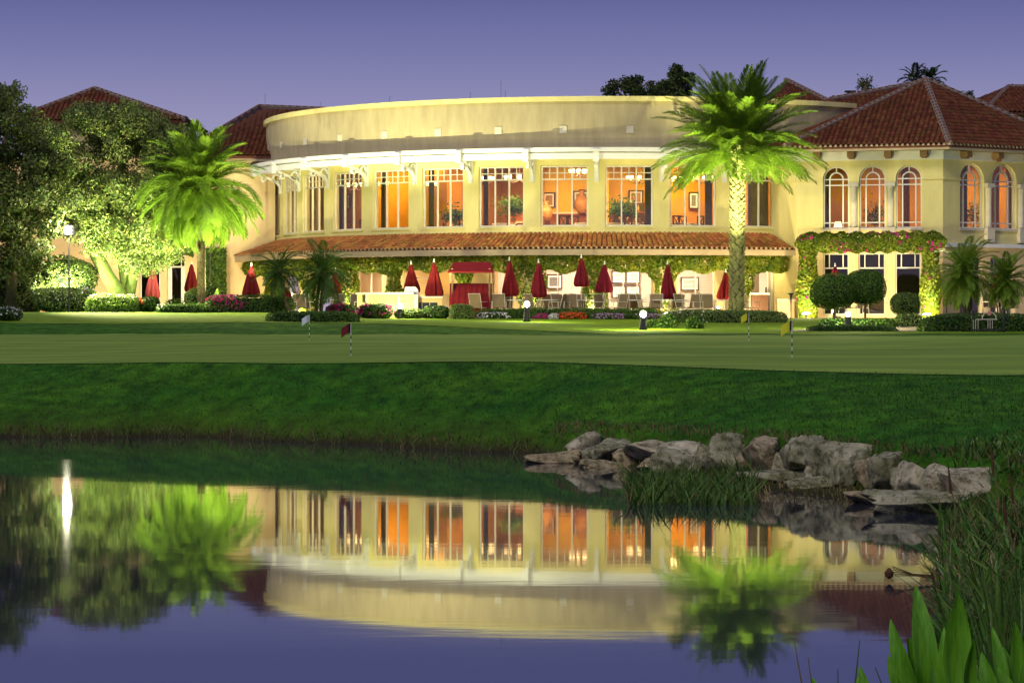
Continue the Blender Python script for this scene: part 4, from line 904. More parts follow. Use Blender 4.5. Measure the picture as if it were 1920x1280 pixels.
# ------------------------------------------------------------------ palms
def frond_mesh(name, L, droop, nl, ll, lw, m, vee=.55, seed=0):
    """rachis along +x, drooping; leaflets as narrow folded blades"""
    rs = np.random.default_rng(seed); s = np.linspace(0, 1, 26); ang_ = -droop*s**1.5; dx = np.cumsum(np.cos(ang_))*L/26; dz = np.cumsum(np.sin(ang_))*L/26
    A = []
    for i in range(25):
        r = .028*(1-s[i])+.005; p0 = np.array([dx[i], 0, dz[i]]); p1 = np.array([dx[i+1], 0, dz[i+1]])
        for o_ in ((0, r, 0), (0, 0, r)):
            o_ = np.array(o_); A.append([p0-o_, p0+o_, p1+o_, p1-o_])
    for sd in (-1, 1):
        for k in range(nl):
            t = .10+.90*(k+rs.random()*.6)/nl; i = min(24, int(t*25)); f = t*25-i
            b = np.array([dx[i]+(dx[min(i+1, 25)]-dx[i])*f, 0, dz[i]+(dz[min(i+1, 25)]-dz[i])*f]); an = -droop*t**1.5
            tx = np.array([math.cos(an), 0, math.sin(an)]); up = np.array([-math.sin(an), 0, math.cos(an)])
            l = ll*(.35+1.0*math.sin(PI*min(1, t*.85+.12)))*.8*rs.uniform(.85, 1.12); fwd = .55+.5*t+rs.uniform(-.12, .12)
            d = tx*fwd+np.array([0, sd, 0])*(1.0-.3*t)+up*(vee*rs.uniform(.5, 1.2)-.25); d /= np.linalg.norm(d)
            e = b+d*l*.6; tip = b+d*l+np.array([0, 0, -.18*l]); w = np.cross(d, up); w /= np.linalg.norm(w)+1e-9; w *= lw
            A.append([b, e-w, tip, e+w])
    return quads(name, np.array(A), [m])
def palm(name, label, px, py, Y, base_px, L, nf, trunk_r, m, lo=-75, hi=85, boots=True, seed=0, ll=.42, lw=.018, nl=64, stems=None, bm=None, group=None, base_z=None, dr=(.7, 1.5)):
    rs = random.Random(seed); bx_ = PX(base_px, Y); z0 = g(bx_, Y) if base_z is None else base_z; cpt = P(px, py, Y)
    t = thing(name, label, 'palm tree', (bx_, Y, z0), group=group); loc = Vector((bx_, Y, z0)); top = cpt-loc
    sts = stems or [(0, 0)]
    for q, (ox, lean) in enumerate(sts):
        pts = []; rad = []
        for i in range(15):
            s = i/14; pts.append((ox*(1-s)+top.x*s+lean*math.sin(PI*s), 0+.15*q*(1-s), -.08+(top.z+.05)*s)); rad.append(trunk_r*(1.18 if i == 0 else 1.0 if s < .75 else 1.0+.12*(s-.75)*4))
        tr = part('trunk', MB().tube(pts, rad, 14), bm or PBARK, t, smooth=True)
        if boots:
            mb = MB(); nb = int(top.z/.12)
            for i in range(nb):
                s = (i+.5)/nb; c0 = Vector(pts[0])*(1-s)+Vector(pts[-1])*s
                for k in range(6):
                    a = 2*PI*(k+.5*(i % 2))/6+rs.uniform(-.2, .2); o_ = Vector((math.cos(a), math.sin(a), 0)); sd = Vector((-o_.y, o_.x, 0)); r = trunk_r*(1.0+max(0, s-.75)*.5)
                    w = trunk_r*.44*rs.uniform(.7, 1.15); h = .13*rs.uniform(.7, 1.3)
                    c = c0+o_*r*.97+Vector((0, 0, rs.uniform(-.025, .025))); tipv = c0+o_*(r*1.0+.065*rs.uniform(.8, 1.3))+Vector((0, 0, h*.75))
                    V = [c+sd*w+Vector((0, 0, .0)), c-sd*w, c+Vector((0, 0, -h)), tipv+sd*w*.45, tipv-sd*w*.45, c+Vector((0, 0, h*1.0))]
                    mb.add(V, [(2, 0, 3, 4), (2, 4, 1), (0, 5, 3), (3, 5, 4), (4, 5, 1)])
            part('leaf_base', mb, PBOOT, tr, kind='stuff')
    ms = [frond_mesh('frond', L, d, nl, ll, lw, m, seed=seed*7+i) for i, d in enumerate((dr[0], (dr[0]*2+dr[1])/3, (dr[0]+2*dr[1])/3, dr[1]))]
    ga = 2.39996
    for i in range(nf):
        s = (i+.5)/nf; el = math.radians(hi+(lo-hi)*s**.85+rs.uniform(-7, 7)); az = i*ga+rs.uniform(-.2, .2)
        me_ = ms[min(3, max(0, int((1-abs(el)/1.6)*3.2)))] if el > 0 else ms[rs.choice((0, 1))]
        f_ = part('frond', me_, None, t); f_.location = top+Vector((math.cos(az)*trunk_r*.5, math.sin(az)*trunk_r*.5, -.25*s)); sc_ = rs.uniform(.85, 1.08)*(1 if el > -.5 else .85)
        f_.rotation_euler = (rs.uniform(-.35, .35), -el, az); f_.scale = (sc_, sc_, sc_)
    if boots:
        mb = MB()
        for i in range(46):
            a = rs.uniform(0, 2*PI); h = rs.uniform(-.75, .1); r = trunk_r*1.0; l = rs.uniform(.25, .5)
            c = top+Vector((math.cos(a)*r*.8, math.sin(a)*r*.8, h)); mb.tube([c, c+Vector((math.cos(a)*l*.55, math.sin(a)*l*.55, l))], [.05, .02], 4)
        part('cut_frond_stub', mb, PBOOT, t, kind='stuff')
    return t
palm('date_palm', 'tall lit date palm with thick scaly trunk before the hall', 1383, 278, 107, 1381, 3.4, 112, .275, LF_PALM, lo=-14, hi=84, seed=3, ll=.64, lw=.023, nl=84, base_z=g(PX(1381, 107), 107), dr=(.45, 1.05))
palm('date_palm', 'bright green date palm with drooping fronds beside the lit oak', 376, 352, 112.5, 378, 2.9, 110, .19, LF_PALM, lo=-58, hi=86, seed=5, boots=False, ll=.58, lw=.024, nl=76, dr=(.9, 1.75))
palm('pygmy_date_palm', 'smaller dark leaning dwarf palm before the terrace', 524, 503, 104.5, 546, 1.15, 34, .055, LF_PALMD, lo=-60, hi=80, seed=6, boots=False, ll=.26, lw=.012, nl=40, stems=[(0, -.1)], group='dwarf date palms', dr=(.8, 1.6))
palm('pygmy_date_palm', 'larger dark dwarf palm with two stems before the terrace', 606, 506, 104.0, 592, 1.5, 46, .075, LF_PALMD, lo=-60, hi=82, seed=8, boots=False, ll=.32, lw=.013, nl=46, stems=[(0, -.06), (.17, .02)], group='dwarf date palms', dr=(.8, 1.6))
palm('pygmy_date_palm', 'feathery dwarf palm with curved trunk beside the vine frame', 1808, 506, 104.5, 1812, 1.6, 64, .085, LF_PALM, lo=-50, hi=82, seed=12, boots=False, ll=.34, lw=.014, nl=54, stems=[(0, -.1), (.12, .12)], group='dwarf date palms', base_z=1.9, dr=(.8, 1.6))
palm('pygmy_date_palm', 'darker dwarf palm at the frame edge before a folded umbrella', 1886, 520, 104.8, 1872, 1.25, 54, .07, LF_PALM, lo=-55, hi=82, seed=13, boots=False, ll=.30, lw=.014, nl=50, stems=[(0, .12)], group='dwarf date palms', base_z=1.9, dr=(.8, 1.6))
# ------------------------------------------------------------------ broadleaf trees
def tree(name, label, base, trunks, clumps, m, nleaf, leaf, group=None, bark=None, asp=.5):
    """trunks: polylines (local) with radii; clumps: (x,y,z,r) local centres"""
    t = thing(name, label, 'tree', base, group=group); mb = MB()
    for pts, r in trunks: mb.tube(pts, r, 10)
    part('trunk', mb, bark or BARK, t, smooth=True)
    C = np.array([c[:4] for c in clumps]); w = C[:, 3]**2.2; idx = rng.choice(len(C), nleaf, p=w/w.sum())
    d = unit(rng.normal(size=(nleaf, 3))); rr = C[idx, 3]*(1-rng.exponential(.16, nleaf).clip(0, .95))*(1+.35*np.sin(d[:, 0]*5+idx)*np.sin(d[:, 2]*6+idx*2)); d[:, 2] *= .8
    Q = C[idx, :3]+d*rr[:, None]+rng.normal(size=(nleaf, 3))*.05
    part('crown', quads('crown', leafquads(Q, leaf, asp, d, 1.6), [m]), None, t)
    return t
b0 = Vector((PX(236, 116), 116, 2.0))
def lp(px, py, dy=0): v = P(px, py, 116+dy)-b0; return v
tr = [([lp(240, 600), lp(226, 555, -.2), lp(200, 515, -.5), lp(172, 462, -.9), lp(152, 425, -1.1), lp(140, 360, -1)], [.40, .34, .30, .27, .22, .12]),
      ([lp(238, 600, .3), lp(238, 550, .3), lp(232, 505, .4), lp(224, 470, .6), lp(215, 410, .8), lp(190, 330, .9)], [.30, .26, .22, .18, .14, .08]),
      ([lp(240, 560, .2), lp(250, 515, .1), lp(257, 480, 0), lp(270, 430, 0), lp(300, 350, .3)], [.28, .22, .18, .14, .07]),
      ([lp(152, 425, -1.1), lp(180, 380, -1.3), lp(215, 330, -1.2), lp(245, 290, -1)], [.2, .14, .1, .05]), ([lp(140, 360, -1), lp(110, 320, -.6), lp(95, 270, -.2)], [.14, .1, .05])]
cl = []
for k in range(300):
    for _ in range(40):
        x = random.uniform(95, 372); y = random.uniform(185, 500); top_ = np.interp(x, [90, 130, 150, 200, 250, 300, 340, 372], [240, 212, 195, 188, 195, 206, 222, 262]); bot = np.interp(x, [90, 150, 250, 320, 372], [400, 420, 500, 490, 420])
        if top_+10 < y < bot and not (150 < x < 215 and 275 < y < 330 and random.random() < .8): break
    cl.append(tuple(lp(x, y, random.uniform(-2.2, 2.2)))+(random.uniform(.3, .75),))
for k in range(46): cl.append(tuple(lp(random.uniform(135, 300), random.uniform(330, 470), random.uniform(-2.6, -1.2)))+(random.uniform(.25, .5),))
tree('live_oak', 'spreading oak with moss-green lit trunk and pale small leaves', b0, tr, cl, LF_OAK, 140000, .13, bark=OBARK)
b1 = Vector((PX(20, 111), 111, 2.0)); cl = []
for k in range(200):
    for _ in range(40):
        x = random.uniform(-90, 135); y = random.uniform(150, 520); top_ = np.interp(x, [-90, 0, 20, 45, 70, 100, 135], [160, 152, 148, 178, 235, 255, 290]); bot = np.interp(x, [-90, 60, 100, 135], [540, 520, 460, 420])
        if top_+8 < y < bot: break
    v = P(x, y, 111+random.uniform(-1.8, 1.8))-b1; cl.append(tuple(v)+(random.uniform(.3, .7),))
def lq(px, py, dy=0): return P(px, py, 111+dy)-b1
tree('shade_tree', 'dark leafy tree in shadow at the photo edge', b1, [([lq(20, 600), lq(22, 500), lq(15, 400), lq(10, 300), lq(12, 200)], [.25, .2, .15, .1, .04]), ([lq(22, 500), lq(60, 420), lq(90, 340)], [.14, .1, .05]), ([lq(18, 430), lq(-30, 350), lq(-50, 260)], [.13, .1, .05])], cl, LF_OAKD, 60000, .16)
# far trees above the roofs
def far_tree(label, px, py, rx, ry, Y, n, leaf=.22, nm='broadleaf_tree', sparse=.5, m=None):
    c = P(px, py, Y); X = rx*Y/F; Z = ry*Y/F; base = Vector((c.x, Y, 2.0)); cl = []
    for k in range(26):
        d = unit(rng.normal(size=(1, 3)))[0]*rng.random()**.4; cl.append((d[0]*X*.8, d[1]*X*.5, c.z-2+d[2]*Z*.8, random.uniform(.25, .45)*min(X, Z)))
    return tree(nm, label, base, [([(0, 0, 0), (0, 0, c.z-2-Z*.5), (X*.2, 0, c.z-2+Z*.4)], [.25, .18, .05])]+[([(0, 0, c.z-2-Z*.6), (X*s_, 0, c.z-2+Z*.5)], [.1, .03]) for s_ in (-.6, -.3, .5)], cl, m or LF_BACK, n, leaf, group='trees behind the roofs')
far_tree('rounded dark tree rising behind the parapet', 1180, 172, 66, 36, 150, 6000, .17)
far_tree('smaller dark tree just left of the tall palm crown', 1232, 178, 28, 32, 152, 2400)
far_tree('dark upright tree half hidden by the tall palm crown', 1275, 160, 30, 46, 148, 4200)
far_tree('thin leafy treetop over the far right roof ridge', 1812, 186, 16, 18, 150, 700, .2)
far_tree('sparse bare treetop left of the octagonal roof peak', 1622, 158, 22, 20, 150, 260, .16)
for px, py, lb in ((1715, 146, 'left of two small far palms over the octagonal roof peak'), (1746, 146, 'right of two small far palms over the octagonal roof peak')):
    palm('palm_tree', lb, px, py, 150, px, 1.0, 22, .1, LF_BACK, lo=-40, hi=80, seed=px, boots=False, ll=.3, lw=.03, nl=24, group='far palms', base_z=2.0)
# ------------------------------------------------------------------ lamps in the garden (each has its own light)
FLC = (1.0, .95, .46)
BULB = glow('flood_glass', (1, .97, .88), 70); BULBW = glow('warm_bulb', (1, .62, .22), 5); BULBS = glow('uplight_glass', (1, .88, .55), 90)
def beam(o, d, cut, az=(.15, .6)):
    """photometric web of an asymmetric wall-wash floodlight: even fan between two elevations, nothing behind"""
    l = o.data; l.use_nodes = True; t = l.node_tree; N = t.nodes.new; L = t.links.new; em = t.nodes['Emission']
    tcn = N('ShaderNodeTexCoord'); nv = N('ShaderNodeVectorMath'); nv.operation = 'NORMALIZE'; L(tcn.outputs['Normal'], nv.inputs[0])
    sp = N('ShaderNodeSeparateXYZ'); L(nv.outputs[0], sp.inputs[0])
    lo, hi = math.sin(math.radians(cut[0])), math.sin(math.radians(cut[1]))
    def ramp(a, b):
        m_ = N('ShaderNodeMapRange'); m_.interpolation_type = 'SMOOTHSTEP'; m_.inputs['From Min'].default_value = a; m_.inputs['From Max'].default_value = b; return m_
    r1 = ramp(lo-.05, lo+.05); r2 = ramp(hi+.03, hi-.03); L(sp.outputs['Z'], r1.inputs[0]); L(sp.outputs['Z'], r2.inputs[0])
    if r2.inputs['From Min'].default_value > r2.inputs['From Max'].default_value:
        r2.inputs['From Min'].default_value = hi-.03; r2.inputs['From Max'].default_value = hi+.03; r2.inputs['To Min'].default_value = 1; r2.inputs['To Max'].default_value = 0
    dt = N('ShaderNodeVectorMath'); dt.operation = 'DOT_PRODUCT'; dt.inputs[1].default_value = tuple(d); L(nv.outputs[0], dt.inputs[0])
    r3 = ramp(*az); L(dt.outputs['Value'], r3.inputs[0])
    m1 = N('ShaderNodeMath'); m1.operation = 'MULTIPLY'; m2 = N('ShaderNodeMath'); m2.operation = 'MULTIPLY'
    L(r1.outputs[0], m1.inputs[0]); L(r2.outputs[0], m1.inputs[1]); L(m1.outputs[0], m2.inputs[0]); L(r3.outputs[0], m2.inputs[1]); L(m2.outputs[0], em.inputs['Strength'])
def lawn_lamp(label, px, py, base_py, Y, power, target, cut, spill=520, az=(.15, .6), r=.10, col=FLC):
    c = P(px, py, Y); zb = g(c.x, Y); t = thing('lawn_lamp', label, 'flood lamp', (c.x, Y, zb), group='flood lamps on the lawn'); h = c.z-zb
    part('post', MB().lathe([(.15, -.05), (.13, .1), (.10, h*.7), (.10, h-.05)], 12), DARKM, t, smooth=True)
    hd = part('head', MB().lathe([(.11, h+r*1.2), (.13, h+r*1.25), (.05, h+r*1.7)], 12).tube([(0, .11, h-.06), (0, .12, h+r*1.25)], .018, 5).tube([(.1, .05, h-.06), (.11, .05, h+r*1.25)], .014, 5).tube([(-.1, .05, h-.06), (-.11, .05, h+r*1.25)], .014, 5), DARKM, t)
    part('lens', MB().lathe([(.03, h-.05), (r*.8, h), (r, h+r*.5), (r*.8, h+r), (.03, h+r*1.2)], 12), BULB, hd, smooth=True)
    d_ = Vector((target[0]-c.x, target[1]-c.y, 0)).normalized(); fl = lamp('flood', 'POINT', c+d_*.24+Vector((0, 0, .08)), power, col, t, None, .05); beam(fl, d_, cut, az)
    lamp('spill', 'POINT', c+Vector((0, 0, .5)), spill, (1, .95, .5), t, None, .06)
    return t
def uplight(label, px, py, Y, power, target=None, col=(1, .80, .42), r=.055, cone=150, zb=None, off_=(0, 0)):
    X = PX(px, Y); z0 = g(X, Y) if zb is None else zb; h = max(.14, PZ(py, Y)-z0); t = thing('uplight', label, 'uplight', (X, Y, z0), group='small uplights')
    part('stake', MB().lathe([(.03, -.04), (.03, h-.08)], 8), DARKM, t); part('housing', MB().lathe([(.05, h-.09), (.075, h-.04), (.075, h-.01)], 10), DARKM, t)
    part('lens', MB().lathe([(r, h-.008), (r*.9, h+.03), (.02, h+.05)], 10), BULBS, t)
    if target is not None: lamp('spot', 'SPOT', (X+off_[0], Y+off_[1], z0+h+.10), power, col, t, target, .05, cone, .5)
    else: lamp('glow', 'POINT', (X, Y+.02, z0+h+.13), power, col, t, None, .05)
    return t
lawn_lamp('bright lawn flood lamp in front of the bar counter', 750, 576, 597, 105.2, 1500, pol(RW, -.62, 8.0), (16, 36))
lawn_lamp('bright lawn flood lamp on the grass in the middle of the terrace', 988, 573, 606, 99, 2300, pol(RW, -.1, 7.4), (10, 26))
lawn_lamp('bright lawn flood lamp lowest on the slope beside the young plants', 1206, 592, 620, 88.5, 4800, pol(RW, .22, 7.4), (6, 16.5))
lawn_lamp('lawn flood lamp between the tiers of topiary hedge', 1590, 591, 603, 89.6, 5400, (13.4, 112.8, 7.2), (4, 19), r=.07, az=(.970, .990))
t0_ = uplight('tiny star bright lamp at the foot of the tall palm', 1347, 577, 101.5, 10500, P(1384, 240, 107), (1, .97, .42), cone=50, zb=PZ(585, 101.5)); lamp('trunk_glow', 'POINT', P(1352, 566, 101.8), 260, (1, .97, .5), t0_, None, .05)
uplight('uplight hidden in the hedge right of the tall palm', 1440, 586, 101.8, 10500, P(1390, 240, 107), (1, .97, .42), cone=50, zb=PZ(594, 101.8), r=.03)
uplight('uplight glaring in vines under the umbrella left of the tall palm', 1250, 588, 110.6, 520, zb=2.02, r=.12)
uplight('uplight behind the tall palm trunk', 1396, 588, 111.6, 420, zb=2.02, r=.07)
uplight('glaring uplight at the frame post nearer the hall', 1512, 588, 110.4, 800, zb=2.02, r=.16)
uplight('glaring uplight at the frame post nearer the right palms', 1738, 590, 109.2, 800, zb=2.02, r=.16)
for k, (px, lb) in enumerate(((486, 'far left'), (560, 'between the dwarf palms'), (655, 'right of the dwarf palms'), (728, 'beside the bar'), (866, 'behind the swing'), (994, 'below the middle vine'), (1112, 'under the raised umbrella'))):
    a = ang(px, 17.75); q = pol(17.75, a); uplight('small vine uplight at the column '+lb, px, 585, q.y, [320, 300, 340, 360, 330, 130, 190][k], zb=2.02, r=.035)
# bright flood on a pole in the oak
q = P(128, 432, 109.3); zb = g(q.x, q.y); t = thing('pole_flood', 'dazzling flood lamp on a pole among the oak branches', 'flood lamp', (q.x, q.y, zb)); h = q.z-zb
part('pole', MB().tube([(0, .2, -.1), (0, .2, h-.1)], .032, 8), DARKM, t); hd = part('head', MB().lathe([(.2, -.22), (.26, -.18), (.26, .2), (.1, .28)], 14, (0, .22, h)), DARKM, t)
part('lens', MB().lathe([(.03, -.14), (.12, -.09), (.15, 0), (.12, .09), (.03, .14)], 14, (0, -.05, h)), glow('pole_flood_glass', (1, .96, .86), 60), hd, smooth=True)
lamp('flood', 'POINT', q+Vector((0, -.45, 0)), 800, (1, .92, .62), t, None, .12)
lamp('lawn_flood', 'SPOT', q+Vector((.1, -.5, -.1)), 26000, (1, .95, .42), t, (-14.6, 104.2, 1.9), .10, 66, .8)
pf_ = uplight('flood lamp behind the flowering hedge that lights the curved parapet', 505, 585, 107.0, 13000, None, (1, .96, .50), zb=2.02, r=.04); beam([o_ for o_ in pf_.children if o_.type == 'LIGHT'][0], Vector((.35, .94, 0)), (27, 78), (.05, .45))
uplight('ground lamp lighting the oak trunk', 196, 582, 110.2, 800, P(205, 490, 116), (.62, 1, .22), cone=90, zb=PZ(592, 110.2), r=.03)
uplight('second ground lamp lighting the oak crown', 288, 590, 110.6, 5200, P(260, 320, 116), (1, .97, .60), cone=90, zb=PZ(597, 110.6), r=.03)
uplight('third ground lamp lighting the oak crown', 118, 590, 112.9, 6500, P(150, 300, 116), (1, .97, .60), cone=120, zb=PZ(597, 112.9), r=.03)
uplight('ground lamp under the left date palm', 425, 572, 113.5, 3000, P(385, 390, 112.5), (.92, 1, .36), cone=110, zb=2.02, r=.03)
uplight('second ground lamp under the left date palm', 338, 578, 108.8, 1300, P(372, 390, 112.5), (.92, 1, .36), cone=90, zb=2.02, r=.03)
uplight('ground lamp washing the orange wall beside the terrace', 446, 585, 116, 650, (PX(455, 126), 126.4, 5), (1, .72, .34), cone=140, zb=2.02, r=.03)
uplight('ground lamp washing the wall beside the glass door', 318, 585, 121, 650, (PX(300, 126), 126.4, 4), (1, .80, .45), cone=150, zb=2.02, r=.03)
uplight('ground lamp grazing the orange wall behind the oak', 180, 585, 121, 900, (PX(180, 126), 126.4, 4), (1, .66, .28), cone=150, zb=2.02, r=.03)
q = P(394, 430, 118); t = thing('wall_lantern', 'small white star-bright lantern seen through the lit palm', 'lantern', (q.x, q.y, 2.02))
part('pole', MB().tube([(0, 0, 0), (0, 0, q.z-2.1)], .03, 6), DARKM, t); part('globe', MB().lathe([(.02, -.09), (.08, -.04), (.08, .04), (.02, .09)], 10, (0, 0, q.z-2.02)), glow('lantern_glass', (1, .97, .9), 60), t, smooth=True)
# ------------------------------------------------------------------ light inside
def chandelier(label, a, R, z, power, col=(1, .66, .22), r=.45):
    q = pol(R, a, z); t = thing('chandelier', label, 'chandelier', tuple(q), group='hall chandeliers'); mb = MB().tube([(0, 0, 0), (0, 0, 8.84-z)], .02, 5); bu = []
    for k in range(8):
        e = 2*PI*k/8; x, y = r*math.cos(e), r*math.sin(e); mb.tube([(0, 0, -.05), (x*.5, y*.5, -.16), (x, y, 0)], .016, 5)
    fr_ = part('frame', mb, WOODD, t)
    for k in range(8):
        e = 2*PI*k/8; part('shade', MB().lathe([(.05, .0), (.085, .12), (.07, .16)], 8, (r*math.cos(e), r*math.sin(e), 0)), BULBW, fr_)
    lamp('chandelier_light', 'AREA', Vector((q.x, q.y, 8.82)), power*.75, col, t, None, 1.6)
    return t
chandelier('chandelier in the fifth hall window from the oak', TH[4]-.02, 12.5, 7.95, 240)
chandelier('wide chandelier over the sofa behind the middle hall windows', TH[6], 13.4, 8.1, 560, r=.6)
chandelier('small chandelier before the bright back wall', TH[7]+.02, 12.9, 8.35, 520, (1, .66, .28), r=.35)
chandelier('scrolled chandelier left of the tall palm', TH[8]+.05, 13.2, 8.05, 320, r=.5)
chandelier('dim chandelier right of the tall palm', TH[10]-.06, 12.8, 8.1, 300)
chandelier('dim chandelier in the sixth hall window from the oak', TH[5]+.03, 13, 8.1, 230)
chandelier('dim chandelier behind the tall palm crown', TH[9]+.02, 12.0, 8.1, 330)
chandelier('dim chandelier at the far curve of the hall', TH[2]+.05, 14.2, 8.0, 230)
chandelier('dim chandelier behind the fourth hall window', TH[3]+.0, 14.2, 8.0, 230)
def ceiling_lamp(label, pos, power, col, m=None):
    t = thing('ceiling_lamp', label, 'ceiling lamp', tuple(pos), group='ceiling lamps'); part('canopy', MB().lathe([(.12, 0), (.12, .03)], 12), WHITE, t); part('diffuser', MB().lathe([(.03, -.07), (.10, -.04), (.11, -.002)], 12), m or BULBW, t)
    lamp('ceiling_light', 'AREA', Vector(pos)+Vector((0, 0, -.08)), power*.6, col, t, None, .5)
PK = (1, .80, .60); CW = glow('pale_bulb', (1, .86, .68), 8)
for px, lb, pw, cl_ in ((690, 'in the bright doorway behind the bar', 420, PK), (800, 'over the outdoor kitchen', 150, (1, .7, .3)), (938, 'behind the narrow blind', 260, PK), (1055, 'behind the wide blind', 330, PK), (1180, 'before the framed pictures', 360, PK), (1305, 'behind the blind left of the tall palm', 280, PK), (1425, 'inside the open door', 70, (1, .75, .4)), (540, 'behind the far dwarf palm', 70, PK), (612, 'behind the near dwarf palm', 80, PK)):
    a = ang(px, 14.2); ceiling_lamp('round ceiling lamp '+lb, pol(14.2, a, 4.775), pw, cl_, CW)
for px, Y, pw, lb in ((1565, 116, 130, 'first'), (1640, 116, 180, 'second'), (1700, 116.4, 260, 'third')):
    ceiling_lamp('ceiling lamp behind the %s arched window from the hall' % lb, (PX(px, Y), Y, 8.88), pw, (1, .64, .22))
for px, Y, pw, lb in ((1822, 116.4, 340, 'first'), (1884, 117, 260, 'second')):
    ceiling_lamp('ceiling lamp behind the %s arched window past the wing corner' % lb, (PX(px, Y), Y, 8.88), pw, (1, .64, .22))
# lamps under the low roof that light the terrace wall
for px in (700, 830, 1050, 1180, 1310, 1440):
    a = ang(px, 16.6); ceiling_lamp('small soffit lamp over the terrace '+{700: 'by the bright doorway', 830: 'by the red swing', 1050: 'by the wide blind', 1180: 'by the framed pictures', 1310: 'beside the tall palm', 1440: 'by the open door'}[px], pol(16.6, a, 4.697), 60, (1, .74, .36), CW)
# ------------------------------------------------------------------ umbrellas
def umbrella_parts(t, ztop, cloth_h, m, seed):
    rs = random.Random(seed); ph = rs.random()*6; nf = 8
    prof = [(.02, 0), (.05, -.05), (.095, -.16), (.12, -.26), (.105, -.31), (.145, -.42), (.20, -.70), (.26, -1.0), (.29, -1.22), (.27, -1.34), (.20, -1.40)]
    k = cloth_h/1.4; prof = [(r, ztop-.06+z*k) for r, z in prof]
    fl_ = lambda a, s: 1+(.06+.24*s)*math.cos(nf*a+ph+.7*math.sin(3*a+ph))+.13*s*math.sin(2*a+ph)+.05*math.sin(5*a+9*s+ph)
    part('pole', MB().tube([(0, 0, .0), (0, 0, ztop-.02)], .024, 8), PALUM, t)
    c = part('canopy', MB().lathe(prof[::-1], 48, flute=lambda a, s: fl_(a, 1-s)), m, t, smooth=True)
    part('tie', MB().lathe([(.125, ztop-.06-.325*k), (.13, ztop-.06-.30*k)], 16), m, c)
    part('finial', MB().lathe([(.022, ztop-.07), (.04, ztop-.03), (.018, ztop+.02), (.03, ztop+.05), (.008, ztop+.09)], 8), WHITE, t); part('base', MB().lathe([(.27, 0), (.27, .05), (.06, .09), (.04, .28)], 14), DARKM, t)
UM = [(285, 493, 555, 118.5, PINK, 'pink closed umbrella before the window behind the oak'), (358, 490, 542, 120.5, RED, 'bright red closed umbrella beside the glass door'), (470, 493, 552, 110.0, RED, 'red closed umbrella against the orange wall'),
      (537, 533, 556, 111.5, RED, 'red closed umbrella half hidden behind the leaning dwarf palm'), (626, 503, 552, 110.6, RED, 'red closed umbrella behind the larger dwarf palm'), (773, 490, 545, 110.3, RED, 'thin red closed umbrella beside the grill'),
      (815, 486, 551, 108.9, RED, 'wide red closed umbrella between grill and swing'), (958, 483, 550, 109.2, RED, 'red closed umbrella right of the swing'), (1010, 487, 552, 108.7, RED, 'red closed umbrella with loose folds behind the middle lamp'),
      (1090, 478, 532, 109.2, RED, 'tallest red closed umbrella before the wide blind'), (1130, 490, 543, 110.2, RED, 'red closed umbrella left of the framed pictures'), (1254, 490, 555, 109.0, RED, 'red closed umbrella over the glaring uplight left of the palm'),
      (1358, 505, 556, 111.3, RED, 'red closed umbrella half hidden by the tall palm trunk'), (1565, 494, 545, 110.8, RED, 'red closed umbrella tip above the topiary'), (1868, 505, 570, 109.0, RED, 'red closed umbrella in the dark doorway behind the right palms'), (229, 520, 552, 121.5, RED, 'dim red closed umbrella between the oak stems')]
for i, (px, y0, y1, Y, m_, lb) in enumerate(UM):
    X = PX(px, Y); t = thing('patio_umbrella', lb, 'umbrella', (X, Y, 2.02), group='closed terrace umbrellas'); zt = PZ(y0, Y)-2.02-.06; umbrella_parts(t, zt, PZ(y0, Y)-PZ(y1, Y), m_, i); t.rotation_euler = (.025*math.sin(i*2.7), .03*math.sin(i*1.9+1), i*1.3)
# ------------------------------------------------------------------ terrace chairs and tables
def chair_proto():
    t = thing('patio_chair', 'x', 'chair', (0, 0, 0), group='sling chairs on the terrace')
    part('seat', MB().add([(-.25, -.25, .43), (.25, -.25, .43), (.25, .22, .40), (-.25, .22, .40), (-.25, -.25, .415), (.25, -.25, .415), (.25, .22, .385), (-.25, .22, .385)], [(0, 1, 2, 3), (7, 6, 5, 4), (0, 4, 5, 1), (1, 5, 6, 2), (2, 6, 7, 3), (3, 7, 4, 0)]), SLING, t)
    part('backrest', MB().add([(-.25, .22, .42), (.25, .22, .42), (.25, .36, .95), (-.25, .36, .95), (-.25, .235, .41), (.25, .235, .41), (.25, .375, .945), (-.25, .375, .945)], [(3, 2, 1, 0), (4, 5, 6, 7), (0, 1, 5, 4), (1, 2, 6, 5), (2, 3, 7, 6), (3, 0, 4, 7)]), SLING, t)
    for s_ in (-1, 1):
        x = s_*.275
        part('leg', MB().tube([(x, -.28, 0), (x, -.26, .43), (x, -.24, .64)], .014, 5), PALUM, t); part('leg', MB().tube([(x, .34, 0), (x, .22, .41)], .014, 5), PALUM, t)
        part('back_post', MB().tube([(x, .22, .41), (x, .37, .97)], .014, 5), PALUM, t); part('armrest', MB().box((x, 0.02, .645), (.045, .56, .022)), PALUM, t); part('seat_rail', MB().tube([(x, -.26, .425), (x, .22, .40)], .012, 5), PALUM, t)
    part('top_rail', MB().tube([(-.275, .37, .97), (.275, .37, .97)], .014, 5), PALUM, t)
    return t
proto = chair_proto(); first = True
